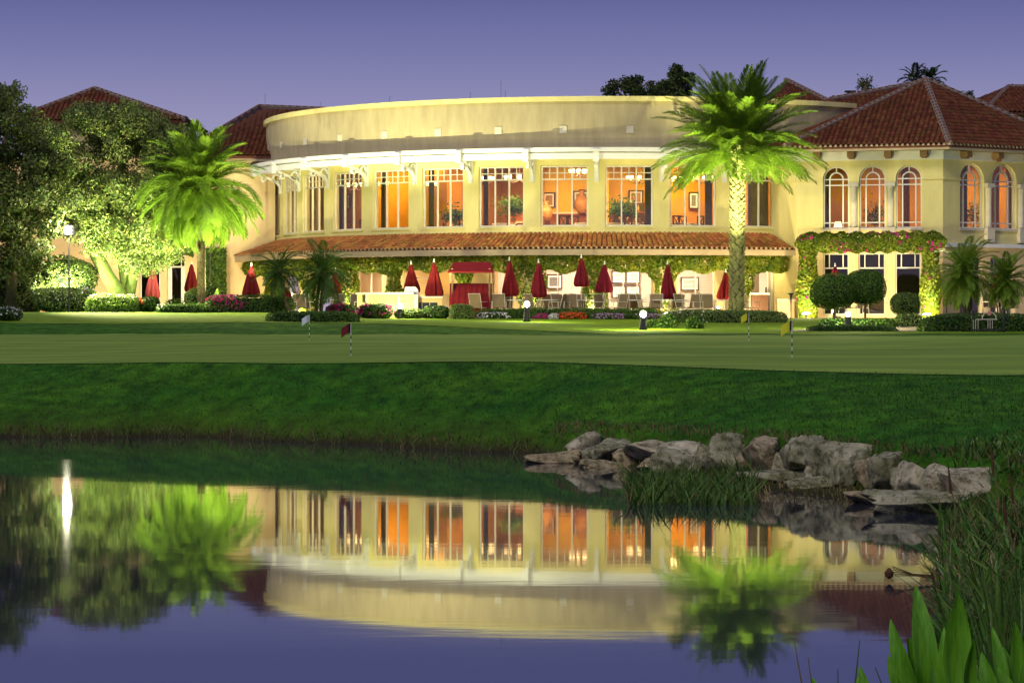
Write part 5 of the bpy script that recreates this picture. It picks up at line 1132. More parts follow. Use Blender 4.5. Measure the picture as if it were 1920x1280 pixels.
CH = [(898, 108.2, 2.6, 'beside the red swing drape'), (935, 108.0, .1, 'square-on right of the swing'), (948, 109.6, 3.3, 'behind the table right of the swing'), (1003, 108.9, 2.2, 'at the table behind the middle lamp'), (1022, 109.8, 3.5, 'under the umbrella with loose folds'), (1044, 108.3, -1.9, 'left of the striped cushion table'), (1052, 108.2, .5, 'left of the two before the wide blind'), (1070, 108.0, .05, 'square-on before the tallest umbrella'), (1088, 109.6, 2.9, 'behind the tallest umbrella pole'), (1118, 108.3, -1.5, 'turned right of the tallest umbrella'), (1133, 108.2, .8, 'left of the framed pictures'), (1158, 108.2, -.9, 'before the first framed picture'), (1172, 109.8, 3.0, 'behind the table under the pictures'), (1196, 109.5, 2.8, 'under the second column of pictures'), (1212, 108.3, 1.2, 'turned toward the table right of the pictures'), (1228, 108.1, -.2, 'left of the glaring uplight'), (1270, 109.6, 3.2, 'right of the glaring uplight'), (1284, 108.3, .9, 'before the blind left of the palm'), (1296, 108.4, -.7, 'second before the blind left of the palm'), (1328, 108.2, .15, 'square-on left of the palm trunk'), (1408, 108.6, 1.0, 'wide light one right of the palm trunk'), (1590, 108.5, .4, 'under the topiary'), (1612, 109.0, -.6, 'second under the topiary'), (1860, 107.5, .3, 'behind the hedge at the frame edge'), (1895, 107.6, -.5, 'last at the frame edge'), (565, 107.6, .4, 'between the two dwarf palms'), (578, 108.6, 2.6, 'behind the dwarf palm stems'), (660, 107.8, -.5, 'left end of the bar'), (640, 109, 2.8, 'behind the larger dwarf palm')]
for px, Y, rz, lb in CH:
    c = proto if first else copy_tree(proto); first = False
    c['label'] = 'tan sling chair '+lb; c.location = (PX(px, Y), Y, 2.022); c.rotation_euler = (0, 0, rz)
TBT = mat('table_top', (.72, .70, .66), .4, var=.1)
for px, Y, lb in ((965, 108.9, 'right of the swing'), (1028, 108.7, 'behind the middle lawn lamp'), (1104, 108.9, 'before the wide blind'), (1150, 109.2, 'under the framed pictures'), (1190, 108.7, 'right of the framed pictures'), (1243, 108.6, 'at the glaring uplight'), (1270, 108.8, 'before the blind left of the palm'), (1350, 108.9, 'behind the tall palm trunk'), (1600, 109.6, 'behind the topiary'), (1860, 108.6, 'at the frame edge behind the hedge'), (612, 108.6, 'behind the dwarf palm stems')):
    t = thing('patio_table', 'pale round terrace table '+lb, 'table', (PX(px, Y), Y, 2.02), group='terrace tables'); part('table_top', MB().lathe([(.48, .70), (.50, .71), (.50, .73), (.48, .74)], 20), TBT, t)
    for k in range(4): e = PI/4+k*PI/2; part('leg', MB().tube([(.36*math.cos(e), .36*math.sin(e), 0), (.30*math.cos(e), .30*math.sin(e), .7)], .016, 5), PALUM, t)
# bar counter, grill, swing, benches
t = thing('bar_counter', 'cream outdoor bar with stone ledge behind the pink shrubs', 'bar', (PX(722, 107.6), 107.6, 2.02)); w = 105*107.6/F
part('front_panel', MB().bx(-w/2, w/2, .0, .12, 0, .93), STUCCO, t); part('ledge', MB().bx(-w/2-.05, w/2+.02, -.28, .32, .935, 1.02), STONE, t); part('end_post', MB().bx(w/2+.022, w/2+.2, -.12, .22, 0, .93), STONE, t)
for x in (-.72, .55): part('ledge_bracket', MB().prism([(-.06, .64), (.06, .64), (.06, .93), (-.06, .93)], -.2, -.003).box((x*0, -.05, .6), (.10, .09, .08)), STONE, t, loc=(x, 0, 0))
t = thing('grill_cabinet', 'low tan grill cabinet with dark glass doors beside the bar', 'cabinet', (PX(800, 108.0), 108.0, 2.02)); part('body', MB().bx(-.62, .62, .02, .7, 0, .80), TANW, t); part('counter_top', MB().bx(-.66, .66, -.04, .74, .803, .87), STONE, t)
for k in range(3): part('glass_door', MB().bx(-.50+k*.32, -.21+k*.32, 0, .017, .12, .62), mat('smoked_glass', (.02, .025, .03), .1, spec=.6), t)
t = thing('grill', 'white hooded grill standing between bar and cabinet', 'grill', (PX(771, 108.6), 108.6, 2.02)); part('body', MB().bx(-.28, .28, -.2, .3, .0, .9), STEEL, t)
part('hood', MB().prism([(-.3, .905), (.3, .905), (.28, 1.12), (.18, 1.26), (-.24, 1.26)], -.24, .3), WHITE, t); part('handle', MB().tube([(-.2, -.29, 1.0), (.2, -.29, 1.0)], .015, 6), DARKM, t)
t = thing('canopy_swing', 'swing seat with red canvas roof and red drape', 'swing', (PX(883, 108.6), 108.6, 2.02)); sw = 46*108.6/F
rf = part('canopy', MB().add([(-sw*.93, -.45, PZ(509, 108.6)-2.02), (sw*.93, -.45, PZ(509, 108.6)-2.02), (sw*.78, .1, PZ(491, 108.6)-2.02), (-sw*.7, .1, PZ(491, 108.6)-2.02), (-sw*.93, .6, PZ(507, 108.6)-2.02), (sw*.93, .6, PZ(507, 108.6)-2.02)], [(0, 1, 2, 3), (3, 2, 5, 4), (1, 5, 2), (0, 3, 4)]), RED, t)
part('valance', MB().bx(-sw*.93, sw*.93, -.462, -.452, PZ(512, 108.6)-2.02, PZ(508.6, 108.6)-2.02), RED, rf)
for s_ in (-1, 1):
    for y in (-.3, .45): part('post', MB().box((s_*sw*.76, y, 1.0), (.08, .08, 2.0)), TIMBER, t)
part('cross_beam', MB().box((0, .45, 1.93), (sw*2.05, .07, .06)), TIMBER, t)
V = []; Fc = []; n = 24
for i in range(n+1):
    x = -sw*.88+2*sw*.86*i/n
    for k, (y, z) in enumerate(((.28, 1.36), (-.02, 1.40), (-.30, 1.1), (-.38, .6), (-.44, .05))): V.append((x+.02*math.sin(i*1.3+k), y+.045*math.sin(i*1.9+k*.6)*(k > 1), z-(.05*math.sin(i*.9) if k == 4 else 0)))
for i in range(n):
    for k in range(4): Fc.append((i*5+k, i*5+5+k, i*5+6+k, i*5+1+k))
part('drape', MB().add(V, Fc), RED, t, smooth=True); part('bench_seat', MB().bx(-sw*.7, sw*.7, -.25, .3, .42, .5), TIMBER, t)
t = thing('stone_bench', 'pale stone ledge against the wall right of the open door', 'ledge', (PX(1472, 113.5), 113.3, 2.02)); part('seat', MB().bx(-.40, .40, -.2, .25, .72, .80), STONE, t); part('base', MB().bx(-.36, .36, -.15, .22, 0, .718), STUCCO2, t)
t = thing('garden_torch', 'slim dark garden torch standing right of the tall palm', 'torch', (PX(1483, 104.5), 104.5, g(PX(1483, 104.5), 104.5))); part('pole', MB().tube([(0, 0, -.05), (0, 0, .8)], .022, 6), DARKM, t); part('head', MB().lathe([(.03, .8), (.06, .98), (.13, 1.02), (.13, 1.05)], 10), DARKM, t)
t = thing('garden_torch', 'slim dark garden torch beside the right vine post', 'torch', (PX(1775, 105.5), 105.5, g(PX(1775, 105.5), 105.5))); part('pole', MB().tube([(0, 0, -.05), (0, 0, .6)], .022, 6), DARKM, t); part('head', MB().lathe([(.03, .6), (.06, .74), (.13, .78), (.13, .81)], 10), DARKM, t)
t = thing('bar_cabinet', 'dark wooden host stand in the open doorway', 'cabinet', (PX(1424, 112.6), 112.6, 2.02)); part('body', MB().bx(-.35, .35, -.2, .3, 0, .98), WOODD, t); part('top', MB().bx(-.40, .40, -.25, .35, .983, 1.04), STONE, t)
for px, lb in ((322, 'left'), (334, 'right')):
    t = thing('planter', 'orange terracotta planter %s of the pair before the glass door' % lb, 'planter', (PX(px, 119), 119, 2.02), group='planters before the glass door'); part('pot', MB().lathe([(.14, 0), (.2, .42), (.22, .44), (.22, .5)], 14), TILE, t, smooth=True)
    Q = rng.normal(size=(160, 3))*.14+np.array([0, 0, .62]); part('foliage', quads('foliage', leafquads(Q, .12, .6), [LF_HEDGE]), None, t)
# ------------------------------------------------------------------ things in the rooms
def picture(label, px, py0, py1, wpx, R, col, par=None):
    a = ang(px, R); Y = pol(R, a).y; z0, z1 = PZ(py1, Y), PZ(py0, Y); w = wpx*Y/F; t = thing('framed_picture', label, 'picture', tuple(pol(R+.03, a, z0)), a, group='framed pictures'); h = z1-z0; b = .055
    part('frame', MB().bx(-w/2, -w/2+b, -.03, .02, 0, h).bx(w/2-b, w/2, -.03, .02, 0, h).bx(-w/2+b, w/2-b, -.03, .02, 0, b).bx(-w/2+b, w/2-b, -.03, .02, h-b, h), WOODD, t)
    mt_ = part('mount', MB().bx(-w/2+b, w/2-b, -.005, .01, b, h-b), WHITE, t); part('print', MB().bx(-w/2+b*2.4, w/2-b*2.4, -.012, -.006, b*2.4, h-b*2.4), col, mt_)
LAND = mat('landscape_print', (.30, .42, .14), .7, col2=(.45, .58, .72), scale=2.2, aniso=(.5, .5, 2.4)); SEP = mat('sepia_print', (.50, .30, .14), .7, col2=(.30, .18, .10), scale=3); GRY = mat('grey_print', (.20, .19, .19), .6, var=.4, scale=3)
for px, y0, y1, w, lb in ((1160, 507, 532, 27, 'upper left golf picture of the four'), (1187, 507, 532, 27, 'upper right golf picture of the four'), (1160, 535, 559, 27, 'lower left golf picture of the four'), (1187, 535, 559, 27, 'lower right golf picture of the four')): picture(lb, px, y0, y1, w, 12.55, LAND)
picture('dark square picture behind the wide blind', 1040, 514, 542, 30, 12.55, GRY); picture('wide landscape picture behind the blind left of the palm', 1293, 519, 545, 36, 12.55, LAND); picture('dark picture inside the open door', 1403, 518, 550, 12, 12.55, GRY)
picture('large sepia picture left in the bright hall window', 1030, 361, 390, 24, RB+.05, SEP); picture('large sepia picture right in the bright hall window', 1090, 358, 390, 30, RB+.05, SEP)
picture('dark gilt picture in the fifth hall window', 735, 372, 396, 22, RB+.05, SEP); picture('tall dark niche picture in the sixth hall window', 838, 352, 398, 26, RB+.05, GRY)
picture('square dark picture under the scrolled chandelier', 1192, 357, 384, 28, RB+.05, SEP); picture('dark picture behind the tall palm trunk', 1300, 360, 392, 20, RB+2.05, GRY); picture('dim picture in the third hall window', 590, 368, 392, 10, 12.85, GRY); picture('dim picture in the fourth hall window', 655, 364, 392, 16, 12.85, SEP)
t = thing('kitchen_shelf', 'steel shelf behind the outdoor kitchen opening', 'shelf', tuple(pol(12.7, ang(800, 12.7), 3.5))); part('shelf_board', MB().bx(-1.1, 1.1, -.2, .2, .3, .35), STEEL, t); part('back_counter', MB().bx(-1.1, 1.1, -.3, .2, -1.45, -.5), STEEL, t)
def dining_chair():
    t = thing('dining_chair', 'x', 'chair', (0, 0, 0), group='hall dining chairs'); part('seat', MB().bx(-.25, .25, -.25, .25, .42, .50), CLOTH, t); b = MB()
    for s_ in (-1, 1):
        part('leg', MB().bx(s_*.23-.025, s_*.23+.025, -.24, -.19, 0, .42), WOODD, t); b.bx(s_*.23-.03, s_*.23+.03, .20, .25, 0, 1.05)
        b.tube([(-s_*.2, .225, .55), (s_*.2, .225, 1.0)], .022, 5); part('armrest', MB().tube([(s_*.27, .2, .68), (s_*.28, -.1, .70), (s_*.27, -.22, .5)], .02, 5), WOODD, t)
    b.bx(-.2, .2, .20, .25, .98, 1.05); b.bx(-.2, .2, .20, .25, .52, .56); part('backrest', b, WOODD, t); return t
dp = dining_chair(); first = True
DC = [(3, -.3, 14.6, 2.9, 'in the fourth hall window'), (4, .35, 14.5, .3, 'right side of the fifth hall window'), (5, .25, 14.6, .1, 'in the sixth hall window beside the plant'), (6, .0, 14.4, 1.9, 'dark one in the sofa window'), (6, .45, 14.7, -1.2, 'by the tall vase in the sofa window'), (7, -.42, 14.5, -2.2, 'at the left of the bright picture window'), (7, .30, 14.6, .4, 'at the right of the bright picture window'), (8, -.2, 14.5, 2.6, 'left of the window with the scrolled chandelier'), (8, .02, 14.7, .1, 'in the window with the scrolled chandelier'), (8, .5, 14.4, -.9, 'right of the window with the scrolled chandelier'), (9, .12, 14.5, .6, 'in the window just left of the tall palm'), (9, -.55, 14.4, -2.4, 'beside the set table just left of the palm'), (9, .6, 14.5, -1.3, 'half hidden at the palm trunk'), (2, .2, 14.3, .6, 'in the third hall window'), (10, -.1, 14.4, .3, 'right of the tall palm trunk')]
for wi, u, R, rz, lb in DC:
    c = dp if first else copy_tree(dp); first = False; a = TH[wi]+u*HW; c['label'] = 'dark cross-back dining chair '+lb; c.location = pol(R, a, 5.4); c.rotation_euler = (0, 0, a+rz)
for wi, u, R, lb in ((5, .0, 13.8, 'in the sixth hall window'), (6, -.5, 14.2, 'before the sofa'), (7, .8, 14.2, 'right of the bright picture window'), (8, -.6, 14.2, 'left under the scrolled chandelier'), (8, .45, 13.8, 'right under the scrolled chandelier'), (9, -.4, 14.0, 'set with glasses left of the tall palm'), (9, .8, 13.7, 'half behind the palm trunk')):
    a = TH[wi]+u*HW; t = thing('dining_table', 'white-clothed dining table '+lb, 'table', tuple(pol(R, a, 5.4)), a, group='hall dining tables'); part('table_top', MB().lathe([(.5, .71), (.5, .735)], 20), WOODD, t); part('pedestal', MB().lathe([(.25, 0), (.05, .06), (.05, .71)], 10), WOODD, t)
    part('table_cloth', MB().lathe([(.54, .28), (.53, .5), (.515, .74), (.3, .748)], 32, flute=lambda a_, s: 1+.05*(1-s)*math.sin(10*a_)), CLOTH, t, smooth=True)
    for k in range(3): part('drinking_glass', MB().lathe([(.03, .755), (.008, .76), (.008, .83), (.04, .86), (.035, .95)], 8, (.22*math.cos(k*2.1), .22*math.sin(k*2.1), 0)), GLASS, t)
a = TH[6]; t = thing('sofa', 'orange-red sofa with carved back in the middle hall window', 'sofa', tuple(pol(12.4, a, 5.4)), a); part('seat', MB().bx(-.95, .7, -.35, .4, .12, .48), SOFA, t); part('backrest', MB().prism([(-.95, .4), (.7, .4), (.7, 1.12), (.3, 1.2), (-.12, 1.26), (-.6, 1.2), (-.95, 1.12)], .25, .42), WOODR, t); part('cushion', MB().bx(-.5, .1, .05, .24, .49, .9), CLOTH, t)
for s_ in (-.95, .7): part('armrest', MB().bx(s_-.1, s_+.08, -.36, .24, .2, .66), SOFA, t)
VASE = mat('vase_glaze', (.55, .28, .10), .35, col2=(.40, .18, .06), scale=4)
for a, R, sc_, z, lb in ((TH[6]+.6*HW, 10.8, 1.0, 6.35, 'tall dark carved vase right in the sofa window'), (TH[7]-.1*HW, RB+.3, 1.15, 6.76, 'big round golden vase on the ledge in the bright window'), (TH[8]-.85*HW, RB+.3, 1.0, 6.76, 'pale round vase at the edge of the next bright window')):
    t = thing('vase', lb, 'vase', tuple(pol(R, a, z))); part('body', MB().lathe([(.12*sc_, 0), (.16*sc_, .04), (.30*sc_, .32*sc_), (.26*sc_, .55*sc_), (.10*sc_, .70*sc_), (.08*sc_, .82*sc_), (.12*sc_, .9*sc_)], 20), VASE, t, smooth=True); part('lip', MB().lathe([(.12*sc_, .902*sc_), (.14*sc_, .93*sc_)], 16), WOODD, t)
    if R > 10: part('stand', MB().bx(-.18, .18, -.18, .18, -.95, -.003), WOODD, t)
for wi, u, R, h, n, lb in ((5, -.35, 14.2, 1.1, 500, 'leafy green potted plant in the sixth hall window'), (6, -.3, 13.4, 1.5, 700, 'dark potted plant above the sofa'), (8, -.1, 13.2, 1.35, 800, 'wide potted fern in the window under the scrolled chandelier')):
    a = TH[wi]+u*HW; t = thing('potted_plant', lb, 'plant', tuple(pol(R, a, 5.4))); part('pot', MB().lathe([(.16, 0), (.22, .5), (.24, .52), (.24, .56)], 14), VASE, t, smooth=True)
    Q = rng.normal(size=(n, 3))*np.array([.3, .3, .2])+np.array([0, 0, h]); part('foliage', quads('foliage', leafquads(Q, .2, .35), [LF_HEDGE]), None, t); part('stem', MB().tube([(0, 0, .5), (0, 0, h)], .02, 5), BARK, t)
for a, R, lb in ((TH[4]+.2*HW, 11.0, 'lit display cabinet of glassware in the fifth hall window'), (TH[8]+.55*HW, 10.9, 'dark wine cabinet behind the scrolled chandelier')):
    t = thing('display_cabinet', lb, 'cabinet', tuple(pol(R, a, 5.4)), a); part('body', MB().bx(-.7, .7, 0, .4, 0, 1.75), WOODD, t)
    for k in range(3): part('shelf', MB().bx(-.66, .66, -.05, -.002, .5+.4*k, .53+.4*k), WOODR, t)
    for k in range(10): part('bottle', MB().lathe([(.04, 0), (.04, .18), (.015, .24), (.015, .3)], 6, (-.55+.12*k, -.03, .54+.4*(k % 3))), VASE, t)
t = thing('table_lamp', 'glowing table lamp in the first arched window', 'lamp', (PX(1571, 116.2), 116.2, 5.3)); part('stem', MB().lathe([(.12, 0), (.03, .05), (.03, .55), (.08, .6)], 10), WOODD, t); part('shade', MB().lathe([(.2, .6), (.12, .9)], 14), glow('lamp_shade', (1, .72, .36), 2.5), t)
for px, lb in ((1640, 'flower arrangement in the second arched window'), (1826, 'palm plant in the arched window past the corner')):
    t = thing('potted_plant', lb, 'plant', (PX(px, 114.9), 114.9, 5.3)); part('pot', MB().lathe([(.14, 0), (.2, .5), (.22, .56)], 12), VASE, t, smooth=True); Q = rng.normal(size=(320, 3))*np.array([.22, .15, .3])+np.array([0, 0, 1.1]); part('foliage', quads('foliage', leafquads(Q, .2, .25), [LF_HEDGE]), None, t); part('stem', MB().tube([(0, 0, .5), (0, 0, 1.1)], .02, 5), BARK, t)
# ------------------------------------------------------------------ putting flags, bag rack
YEL = mat('yellow_flag', (.62, .60, .03), .8, var=.1); BLK = mat('black_flag', (.015, .015, .018), .8, var=.2); REDF = mat('red_flag', (.14, .012, .02), .8, var=.1); WF = mat('white_flag', (.62, .66, .78), .8, var=.1); POLW = mat('pole_white', (.72, .72, .70), .5, var=.05); POLB = mat('pole_black', (.02, .02, .02), .5, var=.05)
for px, py0, py1, Y, c1, c2, lb in ((1485, 600, 670, 66.4, YEL, BLK, 'nearest yellow and black putting flag'), (1404, 586, 639, 82, YEL, BLK, 'farther yellow and black putting flag before the hedge'), (658, 606, 667, 72.8, REDF, BLK, 'red and black putting flag'), (580, 590, 638, 89, WF, POLW, 'small white putting flag before the low hedge')):
    Y = min(np.arange(45, 79.5, .25), key=lambda y: abs(PZ(py1, y)-g(PX(px, y), y)-.012)); X = PX(px, Y); z0 = g(X, Y)+.012
    t = thing('putting_flag', lb, 'flag', (X, Y, z0), group='putting green flags'); H_ = (py1-py0)*Y/F; s_ = .5*(H_/.92)
    po = part('pole', MB().tube([(0, 0, -.03), (0, 0, H_)], .0085, 6), POLW, t)
    for k in range(3): part('stripe', MB().tube([(0, 0, H_*(.08+.22*k)), (0, 0, H_*(.18+.22*k))], .0092, 6), POLB, po)
    w = .30*s_*2*.5; fz = H_
    def fl2(x0, x1, n=8):
        V = []
        for i in range(n+1):
            x = x0+(x1-x0)*i/n; dz = -.9*abs(x)**1.3; V += [(x, .05*math.sin(x*22), fz+dz), (x, .05*math.sin(x*22)+.01, fz-.18+dz*1.2+.25*abs(x)*.3)]
        return MB().add(V, [(2*i, 2*i+2, 2*i+3, 2*i+1) for i in range(n)])
    cl_ = part('cloth', fl2(-.045, -.20), c1, t); part('hoist', fl2(.012, -.045, 4), c2, t)
t = thing('bag_rack', 'dark golf bag rack with pale rails and round emblem before the hedge', 'rack', (PX(1853, 84.6), 84.6, g(PX(1853, 84.6), 84.6))); rw = 58*84.6/F
for s_ in (-1, 1): part('post', MB().box((s_*rw/2, 0, .34), (.06, .06, .72)), DARKM, t)
part('shelf', MB().bx(-rw/2-.02, rw/2+.02, -.12, .2, .06, .10), DARKM, t)
part('rail', MB().bx(-rw/2+.08, rw/2-.22, -.06, -.03, .40, .43), PALUM, t)
for x in (-.48, -.41, -.33, -.02, .05, .12): part('divider', MB().tube([(x, -.05, .39 if x > -.2 else .40), (x, -.05, .12 if x > -.2 else .0)], .011, 5), PALUM, t)
part('arch', MB().ring(.02, .43, .21, .235, 0, PI, -.055, -.03, 14), PALUM, t); part('emblem', MB().ring(.02, .60, .0, .07, 0, 2*PI, -.06, -.03, 16), mat('emblem', (.62, .25, .20), .6, var=.1), t)
# ------------------------------------------------------------------ rocks
def rock(label, x0, x1, y0, y1, Y, seed, m, flat=1.0, dep=None, group='boulders of the pond edge'):
    rs = np.random.default_rng(seed); cx = PX((x0+x1)/2, Y); z1, z0 = PZ(y0, Y), PZ(y1, Y); w = (x1-x0)*Y/F; h = z1-z0; d = dep or min(.8, max(.4, w*.8))
    n = 26; V = []; Fc = []
    ph = rs.uniform(0, 6, (9, 3)); fr = rs.uniform(1.2, 4.5, (9, 3)); planes = [unit(rs.normal(size=(1, 3)))[0] for _ in range(9)]; offs = rs.uniform(.52, .86, 9)
    for i in range(n):
        for j in range(2*n):
            t, f = PI*i/(n-1), 2*PI*j/(2*n); q = np.array([math.sin(t)*math.cos(f), math.sin(t)*math.sin(f), math.cos(t)])
            q = q*(np.abs(q)**5.0).sum()**(-1/5.0)
            for pl_, o_ in zip(planes, offs):
                k = q.dot(pl_)
                if k > o_: q = q-pl_*(k-o_)*.9
            q = q*(1+.035*sum(math.sin(q.dot(fr[a_])+ph[a_, 0]) for a_ in range(4))+.022*sum(math.sin(q.dot(fr[a_]*3.2)+ph[a_, 1]) for a_ in range(4, 9))+.03*(abs(math.sin(q.dot(fr[2]*2.3)+ph[3, 2]))-.5)+.02*(abs(math.sin(q.dot(fr[5]*5)+ph[6, 2]))-.5))
            V.append((q[0]*w*.64, q[1]*d/2, q[2]*h*.62))
    for i in range(n-1):
        for j in range(2*n): Fc.append((i*2*n+j, i*2*n+(j+1) % (2*n), (i+1)*2*n+(j+1) % (2*n), (i+1)*2*n+j))
    return solo('boulder', MB().add(V, Fc), m, label, 'rock', (cx, Y, (z0+z1)/2), group=group, smooth=True)
def rock_mat(name, c1, c2, c3):
    m, t, b = nodes(name); N = t.nodes.new; L = t.links.new; b.inputs['Roughness'].default_value = .9; b.inputs['Specular IOR Level'].default_value = .15
    tcn = N('ShaderNodeTexCoord'); oi = N('ShaderNodeObjectInfo'); mp = N('ShaderNodeMapping'); L(tcn.outputs['Object'], mp.inputs[0])
    cmb = N('ShaderNodeCombineXYZ'); ml = N('ShaderNodeMath'); ml.operation = 'MULTIPLY'; ml.inputs[1].default_value = 40; L(oi.outputs['Random'], ml.inputs[0]); L(ml.outputs[0], cmb.inputs[0]); L(ml.outputs[0], cmb.inputs[2]); L(cmb.outputs[0], mp.inputs['Location'])
    n1 = N('ShaderNodeTexNoise'); n1.inputs['Scale'].default_value = 3.2; n1.inputs['Detail'].default_value = 9; n1.inputs['Roughness'].default_value = .72; L(mp.outputs[0], n1.inputs['Vector'])
    n2 = N('ShaderNodeTexNoise'); n2.inputs['Scale'].default_value = 9; n2.inputs['Detail'].default_value = 8; n2.inputs['Roughness'].default_value = .7; L(mp.outputs[0], n2.inputs['Vector'])
    r = N('ShaderNodeValToRGB'); e = r.color_ramp.elements; e[0].position = .36; e[0].color = c2+(1,); e[1].position = .62; e[1].color = c1+(1,); L(n1.outputs['Fac'], r.inputs[0])
    r2 = N('ShaderNodeValToRGB'); r2.color_ramp.elements[0].position = .50; r2.color_ramp.elements[1].position = .60; L(n2.outputs['Fac'], r2.inputs[0])
    mx_ = N('ShaderNodeMixRGB'); mx_.inputs[2].default_value = c3+(1,); f_ = N('ShaderNodeMath'); f_.operation = 'MULTIPLY'; f_.inputs[1].default_value = .75; L(r2.outputs[0], f_.inputs[0]); L(f_.outputs[0], mx_.inputs[0]); L(r.outputs[0], mx_.inputs[1]); L(mx_.outputs[0], b.inputs['Base Color'])
    bp = N('ShaderNodeBump'); bp.inputs['Strength'].default_value = .9; bp.inputs['Distance'].default_value = .06; ad = N('ShaderNodeMath'); ad.operation = 'ADD'; L(n1.outputs['Fac'], ad.inputs[0]); L(n2.outputs['Fac'], ad.inputs[1]); L(ad.outputs[0], bp.inputs['Height']); L(bp.outputs[0], b.inputs['Normal']); return m
RK1 = rock_mat('pale_rock', (.66, .60, .43), (.30, .27, .17), (.09, .09, .045)); RK2 = rock_mat('mossy_rock', (.48, .45, .31), (.15, .15, .07), (.05, .06, .02)); RK3 = rock_mat('tan_rock', (.56, .46, .29), (.20, .16, .09), (.07, .07, .03))
RL = [(1060, 1119, 815, 860, 36.6, RK1, 'pale pointed boulder at the near end of the rock wall'), (1117, 1174, 823, 864, 36.0, RK2, 'mossy boulder second in the rock wall'), (1169, 1268, 822, 860, 35.2, RK1, 'long pale boulder third in the rock wall'), (1236, 1324, 823, 876, 34.3, RK1, 'angular pale boulder behind the reed tuft'), (1324, 1402, 820, 880, 33.2, RK2, 'square grey boulder in the middle of the rock wall'), (1400, 1468, 816, 884, 32.3, RK3, 'tan boulder with ochre top in the rock wall'), (1464, 1534, 820, 886, 31.3, RK2, 'dark boulder with white streaks in the rock wall'), (1528, 1645, 838, 912, 30.2, RK2, 'broad mossy boulder overhanging the water'), (1636, 1702, 857, 930, 29.2, RK2, 'tall mossy boulder right of the overhang'), (1689, 1746, 872, 940, 28.2, RK1, 'upright boulder beside the right reeds'), (1727, 1795, 874, 938, 27.6, RK1, 'pale blocky boulder beside the right reeds'), (1778, 1880, 877, 945, 27.0, RK1, 'pale rounded boulder half behind the right reeds'),
      (1003, 1102, 846, 872, 36.3, RK3, 'low flat slab lying at the waterline tip'), (1098, 1168, 861, 881, 35.2, RK3, 'small flat stone at the waterline under the mossy boulder'), (1196, 1244, 860, 882, 34.6, RK3, 'small stone at the waterline under the long boulder'), (1392, 1530, 880, 914, 31.2, RK2, 'flat dark slab under the tan boulder'), (1480, 1620, 893, 926, 30.2, RK2, 'dark flat slab under the broad boulder'), (1597, 1694, 919, 950, 28.2, RK3, 'low tan stone standing in the water'), (1688, 1740, 930, 952, 27.6, RK3, 'small stone at the waterline by the right reeds'), (1235, 1330, 848, 884, 34.0, RK2, 'shadowed stone under the angular boulder'), (1640, 1790, 925, 966, 26.9, RK2, 'wet dark slab at the foot of the upright boulder'),
      (1298, 1345, 838, 884, 33.4, RK2, 'narrow stone wedged left of the square grey boulder'), (1380, 1420, 846, 886, 32.5, RK3, 'narrow stone wedged between square and tan boulders'), (1445, 1486, 850, 890, 31.6, RK1, 'small pale stone wedged right of the tan boulder'), (1515, 1560, 855, 905, 30.7, RK1, 'stone wedged left of the broad mossy boulder'), (1612, 1662, 866, 925, 29.5, RK3, 'tan stone wedged right of the broad mossy boulder'), (1676, 1712, 880, 936, 28.5, RK2, 'narrow dark stone left of the upright boulder'), (1150, 1192, 840, 874, 35.4, RK3, 'small tan stone under the long pale boulder'), (1096, 1134, 836, 866, 36.1, RK2, 'small dark stone between the first two boulders')]
for i, (x0, x1, y0, y1, Y, m_, lb) in enumerate(RL): rock(lb, x0, x1, y0, y1, Y, 40+i, m_, dep=.9 if y1 < 945 and i < 12 else None)
# ------------------------------------------------------------------ grasses
def blades(name, XY_, h, w, mats, lean=.5, seg=2, kind='stuff', mi=None, zoff=-.01, bend=.6, zmin=-.25):
    """narrow tapering blades; XY_ (n,2) roots, h (n) heights"""
    n = len(XY_); z = gz(XY_[:, 0], XY_[:, 1]); z = np.maximum(z, zmin)+zoff; root = np.c_[XY_, z]; az = rng.uniform(0, 2*PI, n); d = np.c_[np.cos(az), np.sin(az)]; s = np.c_[-np.sin(az), np.cos(az), 0*az]
    fa = rng.uniform(0, 2*PI, n); s = np.c_[np.cos(fa), np.sin(fa)*.3, 0*fa]; ln = lean*rng.random(n)*h; A = []; prev = root; pw = np.full(n, w)*rng.uniform(.7, 1.3, n); w0 = pw.copy()
    for k in range(1, seg+1):
        t = k/seg; q = root+np.c_[d*(ln*t**1.6)[:, None], h*t*(1-bend*.25*t*rng.random(n)*lean)]; cw = w0*(1-t**1.5)*.95+.0005
        A.append(np.stack([prev-s*pw[:, None], prev+s*pw[:, None], q+s*cw[:, None], q-s*cw[:, None]], 1)); prev = q; pw = cw
    me = quads(name, np.concatenate(A), mats); return part(name, me, None, None, kind=kind)
GB = leafmat('turf_blade', (.050, .150, .016), (.028, .095, .014), .3, island=.5, scale=.8); GD = leafmat('dry_blade', (.17, .13, .045), (.06, .08, .02), .25, island=.5, scale=.6); GR = leafmat('reed_blade', (.085, .175, .022), (.035, .08, .012), .3, island=.5, scale=1.5); GRL = leafmat('broad_reed', (.12, .26, .028), (.055, .13, .016), .35, island=.5, scale=2, spec=.5, rough=.4); GRB = leafmat('dead_reed', (.30, .22, .10), (.14, .10, .04), .25, island=.45)
n = 90000; yy = rng.uniform(26, 53, n); xx = rng.uniform(-1, 1, n)*yy*.205; Yn_ = yn(xx); z = gz(xx, yy); k = (z > .06) & (yy < Yn_-.05)
blades('bank_grass', np.c_[xx, yy][k], .045*rng.uniform(.6, 1.5, k.sum()), .009, [GB], 1.0, 1)
